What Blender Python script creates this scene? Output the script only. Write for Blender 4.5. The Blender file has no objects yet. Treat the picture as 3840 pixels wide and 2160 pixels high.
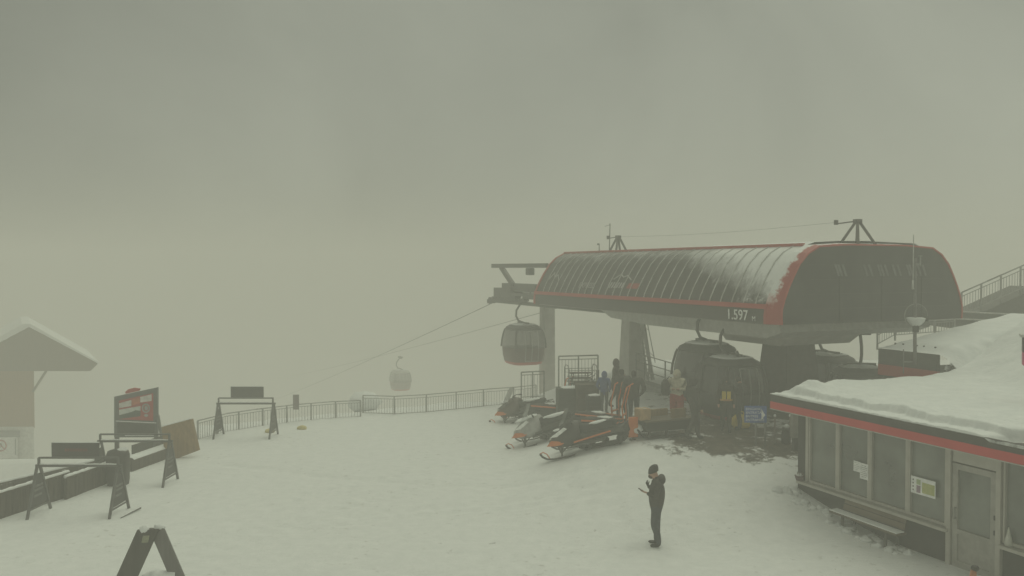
import bpy, bmesh, math, random
from mathutils import Vector, Matrix, noise
random.seed(7)
R = math.radians
S = bpy.context.scene
C = S.collection
V = Vector

# ------------------------------------------------------------------ camera model
FPX, HORIZ, CAMZ = 3100.0, 1005.0, 6.2
PITCH = math.atan((1080 - HORIZ) / FPX)
def ray(px, py):
    a = (px - 1920) / FPX; b = (1080 - py) / FPX
    return V((a, math.cos(PITCH) + b * math.sin(PITCH), -math.sin(PITCH) + b * math.cos(PITCH)))
def at(px, py, Y):
    d = ray(px, py)
    return V((0, 0, CAMZ)) + d * (Y / d.y)
def sst(t):
    t = max(0.0, min(1.0, t)); return t * t * (3 - 2 * t)

# ------------------------------------------------------------------ terrain
random.seed(21)
# ski, boot and machine tracks pressed into the yard: centre lines with a width and a depth
TRACKS = []
for (x0, y0, x1, y1, bend, wd, dp) in ((-6, 19.5, 5.5, 21.5, 1.2, .16, .035), (-5.6, 19.2, 5.8, 21.0, 1.1, .16, .035), (-9, 26, 2.2, 23.2, -.8, .22, .04), (-1, 14, 4.6, 23.5, .9, .2, .03), (2.0, 13.5, 6.4, 22.8, -.6, .2, .035), (-8, 16, 0, 25, 1.5, .12, .03), (-7.7, 15.9, .3, 24.8, 1.5, .12, .03), (1.0, 17.5, 6.8, 18.6, .4, .25, .03), (-3, 17, 7.0, 16.0, -.7, .15, .03)):
    TRACKS.append([(x0 + (x1 - x0) * i / 24 + .07 * math.sin(i * 1.7 + x0), y0 + (y1 - y0) * i / 24 + bend * math.sin(math.pi * i / 24), wd, dp) for i in range(25)])
PRINTS = []
for (x0, y0, x1, y1, n) in ((3.4, 18.2, 5.6, 23.4, 15), (3.1, 18.4, 1.0, 23.8, 15), (3.3, 18.3, 7.0, 17.6, 9), (-2, 15, 3.0, 18.2, 14), (-6, 22, -1, 27, 16), (6.0, 19.5, 6.6, 24, 12)):
    for i in range(n):
        f = i / n; dx, dy = x1 - x0, y1 - y0; l_ = math.hypot(dx, dy); sd = .12 if i % 2 else -.12
        PRINTS.append((x0 + dx * f - dy / l_ * sd + random.uniform(-.06, .06), y0 + dy * f + dx / l_ * sd))
def TRK(x, y):
    if not (-12 < x < 9 and 12 < y < 29): return 0.0
    d = 0.0
    for t in TRACKS:
        for (px, py, wd, dp) in t:
            q = ((x - px) ** 2 * .35 + (y - py) ** 2) / (wd * wd)
            if q < 6: d = min(d, -1.7 * dp * math.exp(-q) + .5 * dp * math.exp(-(q - 2.4) ** 2))
    for (px, py) in PRINTS:
        q = ((x - px) ** 2 + (y - py) ** 2) / .020
        if q < 8: d = min(d, -.075 * math.exp(-q))
    return d
def gz(x, y):
    plateau = 1.1 * sst((y - 18) / 7.0) * sst((x + 0.5) / 4.5)
    ye = min(39.6 + 0.64 * x, 37.8) + 3.0 * max(0.0, min(x - 4.0, 2.8))
    ye = max(ye, 32.0)
    db = y - ye
    dl = (-12.6 - x) if y > 8 else 0
    back = 0.0
    if db > 0:
        back = 0.38 * (db - 1.5 + 1.5 * math.exp(-db / 1.5))
        back = min(back, 20 + (back - 20) * 0.08) if back > 20 else back
    left = 0.0
    if dl > 0:
        left = 5.5 * sst(dl / 6.0) + 0.05 * dl
    n = 0.04 * noise.noise(V((x * 0.16, y * 0.16, 0))) + 0.010 * noise.noise(V((x * 1.3, y * 1.3, 3))) + TRK(x, y)
    near = 1.0 if abs(x) < 40 and y < 60 else 0.3
    return plateau - max(back, left * (0.6 if y > 40 else 1.0)) + n * near
def ground_at(px, py):
    d = ray(px, py); Y = 9.0
    while Y < 200:
        p = V((0, 0, CAMZ)) + d * (Y / d.y)
        if p.z <= gz(p.x, p.y): return p
        Y += 0.04
    return p

# ------------------------------------------------------------------ materials
MATS = {}
def mat(name, col, rough=0.6, col2=None, scale=6.0, metal=0.0, bump=0.0, bscale=40.0, alpha=1.0, spec=0.5):
    if name in MATS: return MATS[name]
    m = bpy.data.materials.new(name); m.use_nodes = True
    nt = m.node_tree; b = nt.nodes['Principled BSDF']
    b.inputs['Roughness'].default_value = rough
    b.inputs['Metallic'].default_value = metal
    b.inputs['Alpha'].default_value = alpha
    b.inputs['Specular IOR Level'].default_value = spec
    tc = nt.nodes.new('ShaderNodeTexCoord')
    nz = nt.nodes.new('ShaderNodeTexNoise'); nz.inputs['Scale'].default_value = scale; nz.inputs['Detail'].default_value = 6
    nt.links.new(tc.outputs['Object'], nz.inputs['Vector'])
    mx = nt.nodes.new('ShaderNodeMix'); mx.data_type = 'RGBA'
    c2 = col2 if col2 else tuple(min(1, c * 1.35 + 0.004) for c in col)
    mx.inputs[6].default_value = (*col, 1); mx.inputs[7].default_value = (*c2, 1)
    rp = nt.nodes.new('ShaderNodeMapRange'); rp.inputs[1].default_value = 0.38; rp.inputs[2].default_value = 0.68
    nt.links.new(nz.outputs['Fac'], rp.inputs[0]); nt.links.new(rp.outputs[0], mx.inputs[0])
    nt.links.new(mx.outputs[2], b.inputs['Base Color'])
    if bump:
        n2 = nt.nodes.new('ShaderNodeTexNoise'); n2.inputs['Scale'].default_value = bscale; n2.inputs['Detail'].default_value = 5
        nt.links.new(tc.outputs['Object'], n2.inputs['Vector'])
        bp = nt.nodes.new('ShaderNodeBump'); bp.inputs['Strength'].default_value = bump; bp.inputs['Distance'].default_value = 0.05
        nt.links.new(n2.outputs['Fac'], bp.inputs['Height']); nt.links.new(bp.outputs['Normal'], b.inputs['Normal'])
    MATS[name] = m
    return m
def wood(name, c1, c2, axis='Z', sc=7.0):
    """plank wood: board seams and grain running along an object axis"""
    if name in MATS: return MATS[name]
    m = bpy.data.materials.new(name); m.use_nodes = True
    nt = m.node_tree; b = nt.nodes['Principled BSDF']; b.inputs['Roughness'].default_value = 0.8
    tc = nt.nodes.new('ShaderNodeTexCoord'); mp = nt.nodes.new('ShaderNodeMapping')
    s = {'X': (0.6, 9, 9), 'Y': (9, 0.6, 9), 'Z': (9, 9, 0.6)}[axis]
    mp.inputs['Scale'].default_value = s
    nt.links.new(tc.outputs['Object'], mp.inputs['Vector'])
    nz = nt.nodes.new('ShaderNodeTexNoise'); nz.inputs['Scale'].default_value = sc * 0.25; nz.inputs['Detail'].default_value = 8
    nt.links.new(mp.outputs[0], nz.inputs['Vector'])
    cr = nt.nodes.new('ShaderNodeValToRGB')
    cr.color_ramp.elements[0].position = 0.3; cr.color_ramp.elements[1].position = 0.7
    cr.color_ramp.elements[0].color = (*c1, 1); cr.color_ramp.elements[1].color = (*c2, 1)
    nt.links.new(nz.outputs['Fac'], cr.inputs[0]); nt.links.new(cr.outputs[0], b.inputs['Base Color'])
    bp = nt.nodes.new('ShaderNodeBump'); bp.inputs['Strength'].default_value = 0.4; bp.inputs['Distance'].default_value = 0.02
    nt.links.new(nz.outputs['Fac'], bp.inputs['Height']); nt.links.new(bp.outputs['Normal'], b.inputs['Normal'])
    MATS[name] = m
    return m

SNOW = mat('snow', (0.78, 0.80, 0.80), 0.75, (0.84, 0.855, 0.85), 3.0, bump=0.35, bscale=9.0, spec=0.25)
BLACK = mat('black_paint', (0.026, 0.023, 0.021), 0.5)
DARK = mat('dark_steel', (0.05, 0.047, 0.043), 0.55)
GREY = mat('grey_steel', (0.24, 0.24, 0.23), 0.5, (0.31, 0.31, 0.30), metal=0.2)
PALE = mat('pale_grey_paint', (0.42, 0.42, 0.40), 0.55)
CONC = mat('concrete', (0.46, 0.45, 0.42), 0.85, (0.54, 0.53, 0.50), 2.5, bump=0.2)
RED = mat('red_paint', (0.40, 0.03, 0.026), 0.5, (0.46, 0.042, 0.035), 2.0)
ORANGE = mat('orange_paint', (0.62, 0.14, 0.03), 0.5, (0.68, 0.2, 0.05))
WHITE = mat('white_paint', (0.72, 0.73, 0.72), 0.5)
BLUE = mat('blue_sign_paint', (0.05, 0.11, 0.36), 0.45)
YELL = mat('yellow_fabric', (0.62, 0.45, 0.04), 0.7)
RUBBER = mat('black_rubber', (0.018, 0.018, 0.018), 0.75)
WOODD = wood('weathered_plank_wood', (0.05, 0.042, 0.034), (0.11, 0.09, 0.07))
WOODO = wood('orange_larch_wood', (0.22, 0.10, 0.03), (0.31, 0.15, 0.05))
WOODT = wood('tan_board_wood', (0.20, 0.125, 0.06), (0.30, 0.20, 0.10))
WOODB = wood('bench_wood', (0.10, 0.075, 0.055), (0.17, 0.13, 0.09), 'X')
ROOFD = wood('dark_boarding', (0.09, 0.06, 0.04), (0.14, 0.095, 0.06))
CARD = mat('tan_cardboard', (0.36, 0.24, 0.13), 0.85)
SKIN = mat('skin', (0.38, 0.22, 0.16), 0.6)
HAIR = mat('dark_hair', (0.03, 0.022, 0.016), 0.7)
PAPER = mat('white_paper', (0.75, 0.76, 0.76), 0.7)
SCREEN = mat('dark_glass', (0.03, 0.035, 0.035), 0.12)
def cloth(name, c): return mat(name, tuple(x * 1.05 for x in c), 0.85, tuple(min(1, x * 1.5 + .004) for x in c), 14, bump=0.25, bscale=25)
CL_BLACK = cloth('charcoal_fabric', (0.04, 0.036, 0.033))
CL_NAVY = cloth('dark_jean_fabric', (0.036, 0.042, 0.05))
CL_BLUE = cloth('blue_jacket_fabric', (0.05, 0.075, 0.19))
CL_BEIGE = cloth('beige_jacket_fabric', (0.40, 0.37, 0.29))
CL_RED = cloth('red_trouser_fabric', (0.30, 0.028, 0.026))
CL_BROWN = cloth('brown_jacket_fabric', (0.045, 0.035, 0.028))
CL_GREEN = cloth('olive_fabric', (0.05, 0.055, 0.04))
# glass that reflects the fog and shows a dim inside
def glass(name, tint, a):
    m = bpy.data.materials.new(name); m.use_nodes = True
    nt = m.node_tree; out = nt.nodes['Material Output']; b = nt.nodes['Principled BSDF']
    b.inputs['Base Color'].default_value = (*tint, 1); b.inputs['Roughness'].default_value = 0.07
    b.inputs['Specular IOR Level'].default_value = 0.8
    tr = nt.nodes.new('ShaderNodeBsdfTransparent'); mx = nt.nodes.new('ShaderNodeMixShader'); mx.inputs[0].default_value = a
    nt.links.new(tr.outputs[0], mx.inputs[1]); nt.links.new(b.outputs[0], mx.inputs[2]); nt.links.new(mx.outputs[0], out.inputs[0])
    MATS[name] = m; return m
GLASSC = glass('tinted_cabin_glass', (.035, .033, .03), .84)
GLASSW = glass('clear_windscreen', (0.42, 0.44, 0.42), 0.75)

# ------------------------------------------------------------------ mesh builder
class MB:
    def __init__(s): s.v = []; s.f = []; s.m = []; s.sm = []
    def add(s, vs, fs, m=0, smooth=False):
        o = len(s.v); s.v += [V(p) for p in vs]
        for f in fs: s.f.append([i + o for i in f]); s.m.append(m); s.sm.append(smooth)
        return s
    def box(s, c, d, rot=None, m=0, bev=0.0):
        x, y, z = d[0] / 2, d[1] / 2, d[2] / 2
        M = Matrix.Translation(V(c)) @ (rot.to_4x4() if rot is not None else Matrix())
        if bev:
            bm = bmesh.new(); bmesh.ops.create_cube(bm, size=1, matrix=Matrix.Diagonal((d[0], d[1], d[2], 1)))
            bmesh.ops.bevel(bm, geom=bm.edges[:], offset=bev, segments=2, affect='EDGES', profile=0.5)
            bm.verts.index_update()
            s.add([M @ v.co for v in bm.verts], [[v.index for v in f.verts] for f in bm.faces], m); bm.free(); return s
        vs = [M @ V(p) for p in ((-x, -y, -z), (x, -y, -z), (x, y, -z), (-x, y, -z), (-x, -y, z), (x, -y, z), (x, y, z), (-x, y, z))]
        return s.add(vs, [(0, 3, 2, 1), (4, 5, 6, 7), (0, 1, 5, 4), (1, 2, 6, 5), (2, 3, 7, 6), (3, 0, 4, 7)], m)
    def bar(s, a, b, w, h=None, m=0, up=V((0, 0, 1))):
        """rectangular bar from a to b; w across, h along 'up'"""
        a, b = V(a), V(b); h = h or w; d = (b - a).normalized()
        sx = d.cross(up)
        if sx.length < 1e-4: sx = d.cross(V((0, 1, 0)))
        sx.normalize(); sz = sx.cross(d)
        vs = []
        for p in (a, b):
            vs += [p - sx * w / 2 - sz * h / 2, p + sx * w / 2 - sz * h / 2, p + sx * w / 2 + sz * h / 2, p - sx * w / 2 + sz * h / 2]
        return s.add(vs, [(0, 1, 2, 3), (7, 6, 5, 4), (4, 5, 1, 0), (5, 6, 2, 1), (6, 7, 3, 2), (7, 4, 0, 3)], m)
    def tube(s, pts, r, n=8, m=0, caps=True):
        pts = [V(p) for p in pts]; rr = r if isinstance(r, (list, tuple)) else [r] * len(pts)
        rings = []; prev = None
        for i, p in enumerate(pts):
            d = (pts[min(i + 1, len(pts) - 1)] - pts[max(i - 1, 0)]).normalized()
            if prev is None:
                u = d.cross(V((0, 0, 1)));
                if u.length < 1e-3: u = d.cross(V((1, 0, 0)))
            else: u = prev - d * prev.dot(d)
            u.normalize(); prev = u; w = d.cross(u)
            rings.append([p + (u * math.cos(2 * math.pi * k / n) + w * math.sin(2 * math.pi * k / n)) * rr[i] for k in range(n)])
        return s.loft(rings, m, True, caps)
    def loft(s, rings, m=0, smooth=True, caps=True, closed=True):
        n = len(rings[0]); vs = [p for r in rings for p in r]; fs = []
        for i in range(len(rings) - 1):
            for k in range(n if closed else n - 1):
                fs.append((i * n + k, i * n + (k + 1) % n, (i + 1) * n + (k + 1) % n, (i + 1) * n + k))
        if caps and closed: fs += [tuple(range(n - 1, -1, -1)), tuple(range((len(rings) - 1) * n, len(rings) * n))]
        return s.add(vs, fs, m, smooth)
    def prism(s, poly, o, ax, ay, az, m=0):
        """2D polygon extruded: point = o + x*ax + y*ay, thickness vector az"""
        n = len(poly); a = [V(o) + V(ax) * p[0] + V(ay) * p[1] for p in poly]; b = [p + V(az) for p in a]
        fs = [tuple(range(n - 1, -1, -1)), tuple(range(n, 2 * n))] + [(k, (k + 1) % n, n + (k + 1) % n, n + k) for k in range(n)]
        return s.add(a + b, fs, m)
    def ball(s, c, r, m=0, n=12, k=8, jag=0.0):
        r = r if isinstance(r, (tuple, list)) else (r, r, r); vs = []; fs = []
        for i in range(k + 1):
            th = math.pi * i / k
            for j in range(n):
                ph = 2 * math.pi * j / n
                d = V((math.sin(th) * math.cos(ph), math.sin(th) * math.sin(ph), math.cos(th)))
                q = 1 + jag * noise.noise(d * 2.3 + V(c) * 3.1)
                vs.append(V(c) + V((d.x * r[0], d.y * r[1], d.z * r[2])) * q)
        for i in range(k):
            for j in range(n): fs.append((i * n + j, i * n + n + j, i * n + n + (j + 1) % n, i * n + (j + 1) % n))
        return s.add(vs, fs, m, True)
    def build(s, name, mats, parent=None, weld=False):
        me = bpy.data.meshes.new(name); me.from_pydata(s.v, [], s.f)
        for mm in (mats if isinstance(mats, (list, tuple)) else [mats]): me.materials.append(mm)
        me.polygons.foreach_set('material_index', s.m); me.polygons.foreach_set('use_smooth', s.sm)
        bm = bmesh.new(); bm.from_mesh(me)
        if weld: bmesh.ops.remove_doubles(bm, verts=bm.verts[:], dist=1e-4)
        bmesh.ops.recalc_face_normals(bm, faces=bm.faces[:]); bm.to_mesh(me); bm.free()
        o = bpy.data.objects.new(name, me); C.objects.link(o)
        if parent is not None: o.parent = parent
        return o
def tag(o, label=None, cat=None, group=None, kind=None):
    if label: o['label'] = label
    if cat: o['category'] = cat
    if group: o['group'] = group
    if kind: o['kind'] = kind
    return o
def thing(name, label, cat, loc=(0, 0, 0), rotz=0.0, group=None):
    o = bpy.data.objects.new(name, None); C.objects.link(o); o.empty_display_size = 0.2
    o.location = loc; o.rotation_euler = (0, 0, rotz)
    return tag(o, label, cat, group)
def kids(o): return [c for c in bpy.data.objects if c.parent == o]
def dup(o, loc=None, rotz=None, label=None, parent=None):
    c = o.copy(); C.objects.link(c)
    if parent is not None: c.parent = parent
    if loc is not None: c.location = loc
    if rotz is not None: c.rotation_euler = (0, 0, rotz)
    if label: c['label'] = label
    for k in kids(o): dup(k, parent=c)
    return c
def text_mesh(txt, size, extrude=0.004, align='LEFT', off=0.0):
    cu = bpy.data.curves.new('t', 'FONT'); cu.body = txt; cu.size = size; cu.extrude = extrude; cu.align_x = align; cu.offset = off
    o = bpy.data.objects.new('t', cu); C.objects.link(o); bpy.context.view_layer.update()
    me = bpy.data.meshes.new_from_object(o.evaluated_get(bpy.context.evaluated_depsgraph_get()))
    vs = [v.co.copy() for v in me.vertices]; fs = [tuple(p.vertices) for p in me.polygons]
    bpy.data.objects.remove(o); bpy.data.curves.remove(cu); bpy.data.meshes.remove(me)
    return vs, fs
def put_text(mb, txt, size, o, ax, ay, m=0, align='LEFT', shear=0.0, ext=0.004, off=0.0):
    vs, fs = text_mesh(txt, size, ext, align, off); ax, ay = V(ax).normalized(), V(ay).normalized(); az = ax.cross(ay)
    mb.add([V(o) + ax * (p.x + shear * p.y) + ay * p.y + az * p.z for p in vs], fs, m)

# ------------------------------------------------------------------ ground
def axis(lo, hi, f0, f1, step, grow=1.25):
    a = []; x = f0
    while x <= f1 + 1e-6: a.append(x); x += step
    st = step; x = a[-1]
    while x < hi: st *= grow; x = min(hi, x + st); a.append(x)
    st = step; x = a[0]; b = []
    while x > lo: st *= grow; x = max(lo, x - st); b.append(x)
    return b[::-1] + a
xs = axis(-300, 300, -13, 10, 0.13); ys = axis(-30, 320, 12.5, 30, 0.13)
g = MB(); nx = len(xs)
g.add([(x, y, gz(x, y)) for y in ys for x in xs],
      [(j * nx + i, j * nx + i + 1, (j + 1) * nx + i + 1, (j + 1) * nx + i) for j in range(len(ys) - 1) for i in range(nx - 1)], 0, True)
gm = bpy.data.materials.new('trodden_snow'); gm.use_nodes = True
nt = gm.node_tree; b = nt.nodes['Principled BSDF']; b.inputs['Roughness'].default_value = 0.8; b.inputs['Specular IOR Level'].default_value = 0.2
geo = nt.nodes.new('ShaderNodeNewGeometry')
def noise_node(scale, detail=6, vec=None, rough=0.6):
    n = nt.nodes.new('ShaderNodeTexNoise'); n.inputs['Scale'].default_value = scale; n.inputs['Detail'].default_value = detail
    n.inputs['Roughness'].default_value = rough
    nt.links.new(vec if vec is not None else geo.outputs['Position'], n.inputs['Vector']); return n.outputs['Fac']
def math_node(op, a, b=None, c=None):
    n = nt.nodes.new('ShaderNodeMath'); n.operation = op
    for i, q in enumerate((a, b, c)):
        if q is None: continue
        if isinstance(q, (int, float)): n.inputs[i].default_value = q
        else: nt.links.new(q, n.inputs[i])
    return n.outputs[0]
def maprange(v, a, b, c=0.0, d=1.0):
    n = nt.nodes.new('ShaderNodeMapRange'); n.inputs[1].default_value = a; n.inputs[2].default_value = b
    n.inputs[3].default_value = c; n.inputs[4].default_value = d; n.clamp = True; nt.links.new(v, n.inputs[0]); return n.outputs[0]
def blob(cx, cy, rx, ry, ang):
    mp = nt.nodes.new('ShaderNodeMapping'); mp.vector_type = 'TEXTURE'
    mp.inputs['Location'].default_value = (cx, cy, 0); mp.inputs['Rotation'].default_value = (0, 0, ang); mp.inputs['Scale'].default_value = (rx, ry, 100)
    nt.links.new(geo.outputs['Position'], mp.inputs['Vector'])
    ln = nt.nodes.new('ShaderNodeVectorMath'); ln.operation = 'LENGTH'; nt.links.new(mp.outputs[0], ln.inputs[0])
    return maprange(ln.outputs['Value'], 1.15, 0.35)
wet = math_node('MAXIMUM', blob(6.6, 26.6, 4.4, 2.6, R(114)), blob(6.9, 24.0, 3.4, 1.5, R(-10)))
wet = math_node('MAXIMUM', wet, blob(9.5, 31, 6, 4.0, R(114)))
wn = math_node('ADD', wet, math_node('MULTIPLY', math_node('SUBTRACT', noise_node(1.7, 9, None, 0.78), 0.5), 3.6))
wetm = maprange(wn, 0.48, 0.72)
snowc = nt.nodes.new('ShaderNodeMix'); snowc.data_type = 'RGBA'
snowc.inputs[6].default_value = (0.775, 0.79, 0.785, 1); snowc.inputs[7].default_value = (0.85, 0.86, 0.855, 1)
nt.links.new(maprange(noise_node(3.1, 9, None, .7), 0.35, 0.65), snowc.inputs[0])
wetc = nt.nodes.new('ShaderNodeMix'); wetc.data_type = 'RGBA'
wetc.inputs[6].default_value = (0.055, 0.045, 0.036, 1); wetc.inputs[7].default_value = (0.16, 0.13, 0.10, 1)
nt.links.new(maprange(noise_node(3.5, 6), 0.35, 0.7), wetc.inputs[0])
mixc = nt.nodes.new('ShaderNodeMix'); mixc.data_type = 'RGBA'
nt.links.new(wetm, mixc.inputs[0]); nt.links.new(snowc.outputs[2], mixc.inputs[6]); nt.links.new(wetc.outputs[2], mixc.inputs[7])
spk = math_node('MULTIPLY', math_node('MULTIPLY', maprange(noise_node(5.5, 4, None, .6), .60, .70), maprange(noise_node(.45, 3), .45, .62)), .5)
mixd = nt.nodes.new('ShaderNodeMix'); mixd.data_type = 'RGBA'; nt.links.new(spk, mixd.inputs[0]); nt.links.new(mixc.outputs[2], mixd.inputs[6]); mixd.inputs[7].default_value = (.36, .34, .31, 1)
nt.links.new(mixd.outputs[2], b.inputs['Base Color'])
nt.links.new(maprange(wetm, 0, 1, 0.8, 0.35), b.inputs['Roughness'])
mp = nt.nodes.new('ShaderNodeMapping'); mp.inputs['Rotation'].default_value = (0, 0, R(25)); mp.inputs['Scale'].default_value = (0.5, 3.2, 1)
nt.links.new(geo.outputs['Position'], mp.inputs['Vector'])
hgt = math_node('ADD', math_node('MULTIPLY', noise_node(2.6, 7, mp.outputs[0], .7), 0.45), math_node('MULTIPLY', noise_node(11.0, 8, None, .75), 0.40))
bp = nt.nodes.new('ShaderNodeBump'); bp.inputs['Strength'].default_value = 0.55; bp.inputs['Distance'].default_value = 0.09
nt.links.new(hgt, bp.inputs['Height']); nt.links.new(bp.outputs['Normal'], b.inputs['Normal'])
tag(g.build('snow_ground', gm), 'trodden snow slope round the lift station', 'ground', kind='structure')

# ------------------------------------------------------------------ cabins (gondolas)
def sq(rx, ry, z, n=28, e=0.55):
    pts = []
    for k in range(n):
        a = 2 * math.pi * k / n; c, s_ = math.cos(a), math.sin(a)
        pts.append(V((rx * math.copysign(abs(c) ** e, c), ry * math.copysign(abs(s_) ** e, s_), z)))
    return pts
def make_cabin(label, loc, rotz):
    t = thing('gondola_cabin', label, 'gondola', loc, rotz, 'gondola cabins on the rope line')
    mb = MB(); mb.loft([sq(.72, .70, 0.0), sq(.86, .82, .05), sq(.92, .88, .17)], 1); mb.loft([sq(.92, .88, .17), sq(1.0, .95, .5), sq(1.03, .98, .88)], 0)
    mb.build('cabin_body', [BLACK, RED], t, True)
    mb = MB(); mb.loft([sq(1.03, .98, .885), sq(1.0, .95, 1.25), sq(.91, .87, 1.66), sq(.86, .82, 1.78)], 0, True, False); mb.build('window_glass', GLASSC, t)
    for sx in (-1, 1):
        for sy in (-1, 1):
            mb = MB(); mb.tube([(sx * .90, sy * .86, .88), (sx * .875, sy * .83, 1.25), (sx * .79, sy * .76, 1.66), (sx * .745, sy * .71, 1.8)], .05, 6); mb.build('window_pillar', BLACK, t)
    for sx in (1, -1):
        d = MB()
        for yy in (-.36, 0, .36): d.tube([(sx * .99, yy, .2), (sx * 1.07, yy, .88), (sx * 1.04, yy, 1.25), (sx * .95, yy, 1.66), (sx * .90, yy, 1.76)], .022, 6)
        for zz, xx in ((.22, .98), (1.75, .905)): d.tube([(sx * xx, -.36, zz), (sx * xx, .36, zz)], .022, 6)
        d.build('door', GREY, t)
    mb = MB(); mb.loft([sq(.87, .83, 1.78), sq(.90, .86, 1.83), sq(.84, .80, 1.93), sq(.62, .6, 2.05), sq(.25, .25, 2.10)], 0)
    r = mb.build('roof', DARK, t, True)
    mb = MB(); mb.loft([sq(.70, .66, 2.045, e=.6), sq(.55, .5, 2.10, e=.6), sq(.2, .2, 2.14, e=.6)], 0); mb.build('snow_patch', SNOW, r)
    mb = MB(); mb.bar((-.55, 0, 2.13), (.55, 0, 2.13), .16, .10); mb.bar((-.5, -.25, 2.08), (-.5, .25, 2.08), .08, .06); mb.bar((.5, -.25, 2.08), (.5, .25, 2.08), .08, .06); mb.build('roof_carrier', DARK, t)
    mb = MB(); mb.tube([(0, 0, 2.15), (0, .28, 2.25), (0, .42, 2.5), (0, .40, 2.8), (0, .18, 3.12), (0, 0, 3.25)], .055, 8); mb.build('hanger_arm', DARK, t)
    mb = MB(); mb.box((0, 0, 3.28), (.75, .16, .2), bev=.03); mb.tube([(-.3, .14, 3.33), (-.3, -.14, 3.33)], .08, 10); mb.tube([(.3, .14, 3.33), (.3, -.14, 3.33)], .08, 10); mb.build('grip', DARK, t)
    return t

# ------------------------------------------------------------------ lift station
SC = V((10.23, 29.25, 0)); SD = V((-.416, .909, 0)).normalized(); SN = V((SD.y, -SD.x, 0))
SROT = math.atan2(SD.y, SD.x)
def stn(s, t, z): return SC + SD * s + SN * t + V((0, 0, z))
st = thing('lift_station', 'black and red barrel-roofed gondola lift station half covered in snow', 'lift station', SC, SROT)
def L(s, t, z): return V((s, -t, z))
HALF = [(4.1, 4.5), (4.11, 4.72), (4.08, 4.95), (3.97, 5.25), (3.78, 5.62), (3.56, 5.98), (3.3, 6.36), (2.95, 6.68), (2.5, 6.9), (1.3, 6.97)]
PROF = [(-t, z) for t, z in HALF] + [(t, z) for t, z in HALF[::-1]]
S0, S1 = -2.9, 13.0
hm = bpy.data.materials.new('station_hood_snowed'); hm.use_nodes = True; nt = hm.node_tree; b = nt.nodes['Principled BSDF']
tc = nt.nodes.new('ShaderNodeTexCoord'); sp = nt.nodes.new('ShaderNodeSeparateXYZ'); nt.links.new(tc.outputs['Object'], sp.inputs[0])
geo = nt.nodes.new('ShaderNodeNewGeometry')
zline = maprange(sp.outputs['X'], -2.8, 3.0, 5.25, 6.86)
n1 = math_node('MULTIPLY', math_node('SUBTRACT', noise_node(1.5, 8, tc.outputs['Object'], .7), .5), 1.1)
stv = nt.nodes.new('ShaderNodeMapping'); stv.inputs['Scale'].default_value = (2.2, .8, .8); nt.links.new(tc.outputs['Object'], stv.inputs['Vector'])
n2 = math_node('MULTIPLY', math_node('SUBTRACT', noise_node(4.5, 8, stv.outputs[0], .75), .5), .9)
mask = maprange(math_node('ADD', math_node('SUBTRACT', sp.outputs['Z'], zline), math_node('ADD', n1, n2)), -0.30, 0.50)
mask = math_node('MAXIMUM', mask, math_node('MULTIPLY', math_node('MULTIPLY', maprange(sp.outputs['Z'], 5.1, 5.2), .85), maprange(math_node('ADD', noise_node(3.0, 8, tc.outputs['Object'], .75), maprange(sp.outputs['X'], -3, 3, .14, -.3)), .55, .68)))
mixc = nt.nodes.new('ShaderNodeMix'); mixc.data_type = 'RGBA'; nt.links.new(mask, mixc.inputs[0])
mixc.inputs[6].default_value = (.042, .037, .034, 1); mixc.inputs[7].default_value = (.80, .815, .81, 1)
nt.links.new(mixc.outputs[2], b.inputs['Base Color']); nt.links.new(maprange(mask, 0, 1, .4, .8), b.inputs['Roughness'])
bp = nt.nodes.new('ShaderNodeBump'); bp.inputs['Strength'].default_value = .6; bp.inputs['Distance'].default_value = .06
nt.links.new(mask, bp.inputs['Height']); nt.links.new(bp.outputs['Normal'], b.inputs['Normal'])
gtm = bpy.data.materials.new('red_trim_snowed'); gtm.use_nodes = True; nt = gtm.node_tree; b = nt.nodes['Principled BSDF']
tc = nt.nodes.new('ShaderNodeTexCoord'); sp = nt.nodes.new('ShaderNodeSeparateXYZ'); nt.links.new(tc.outputs['Object'], sp.inputs[0]); geo = nt.nodes.new('ShaderNodeNewGeometry')
sd_ = math_node('MULTIPLY', math_node('GREATER_THAN', sp.outputs['Y'], 0.0), 1.0)
gnz = math_node('MULTIPLY', math_node('SUBTRACT', noise_node(3.6, 8, tc.outputs['Object'], .75), .5), .9)
gmk = math_node('MULTIPLY', maprange(math_node('ADD', math_node('ADD', sp.outputs['X'], 3.02), gnz), -.06, .06), maprange(math_node('ADD', sp.outputs['Z'], gnz), 5.0, 5.5))
mixc = nt.nodes.new('ShaderNodeMix'); mixc.data_type = 'RGBA'; nt.links.new(gmk, mixc.inputs[0]); mixc.inputs[6].default_value = (.38, .03, .026, 1); mixc.inputs[7].default_value = (.8, .815, .81, 1)
nt.links.new(mixc.outputs[2], b.inputs['Base Color']); b.inputs['Roughness'].default_value = .6
mb = MB(); ns = 16
rings = [[L(S0 + (S1 - S0) * i / ns, t, z) for t, z in PROF] for i in range(ns + 1)]
mb.loft(rings, 0, True, False, False)
mb.add(rings[-1], [tuple(range(len(PROF)))], 1)
hood = mb.build('hood', [hm, BLACK], st)
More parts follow.
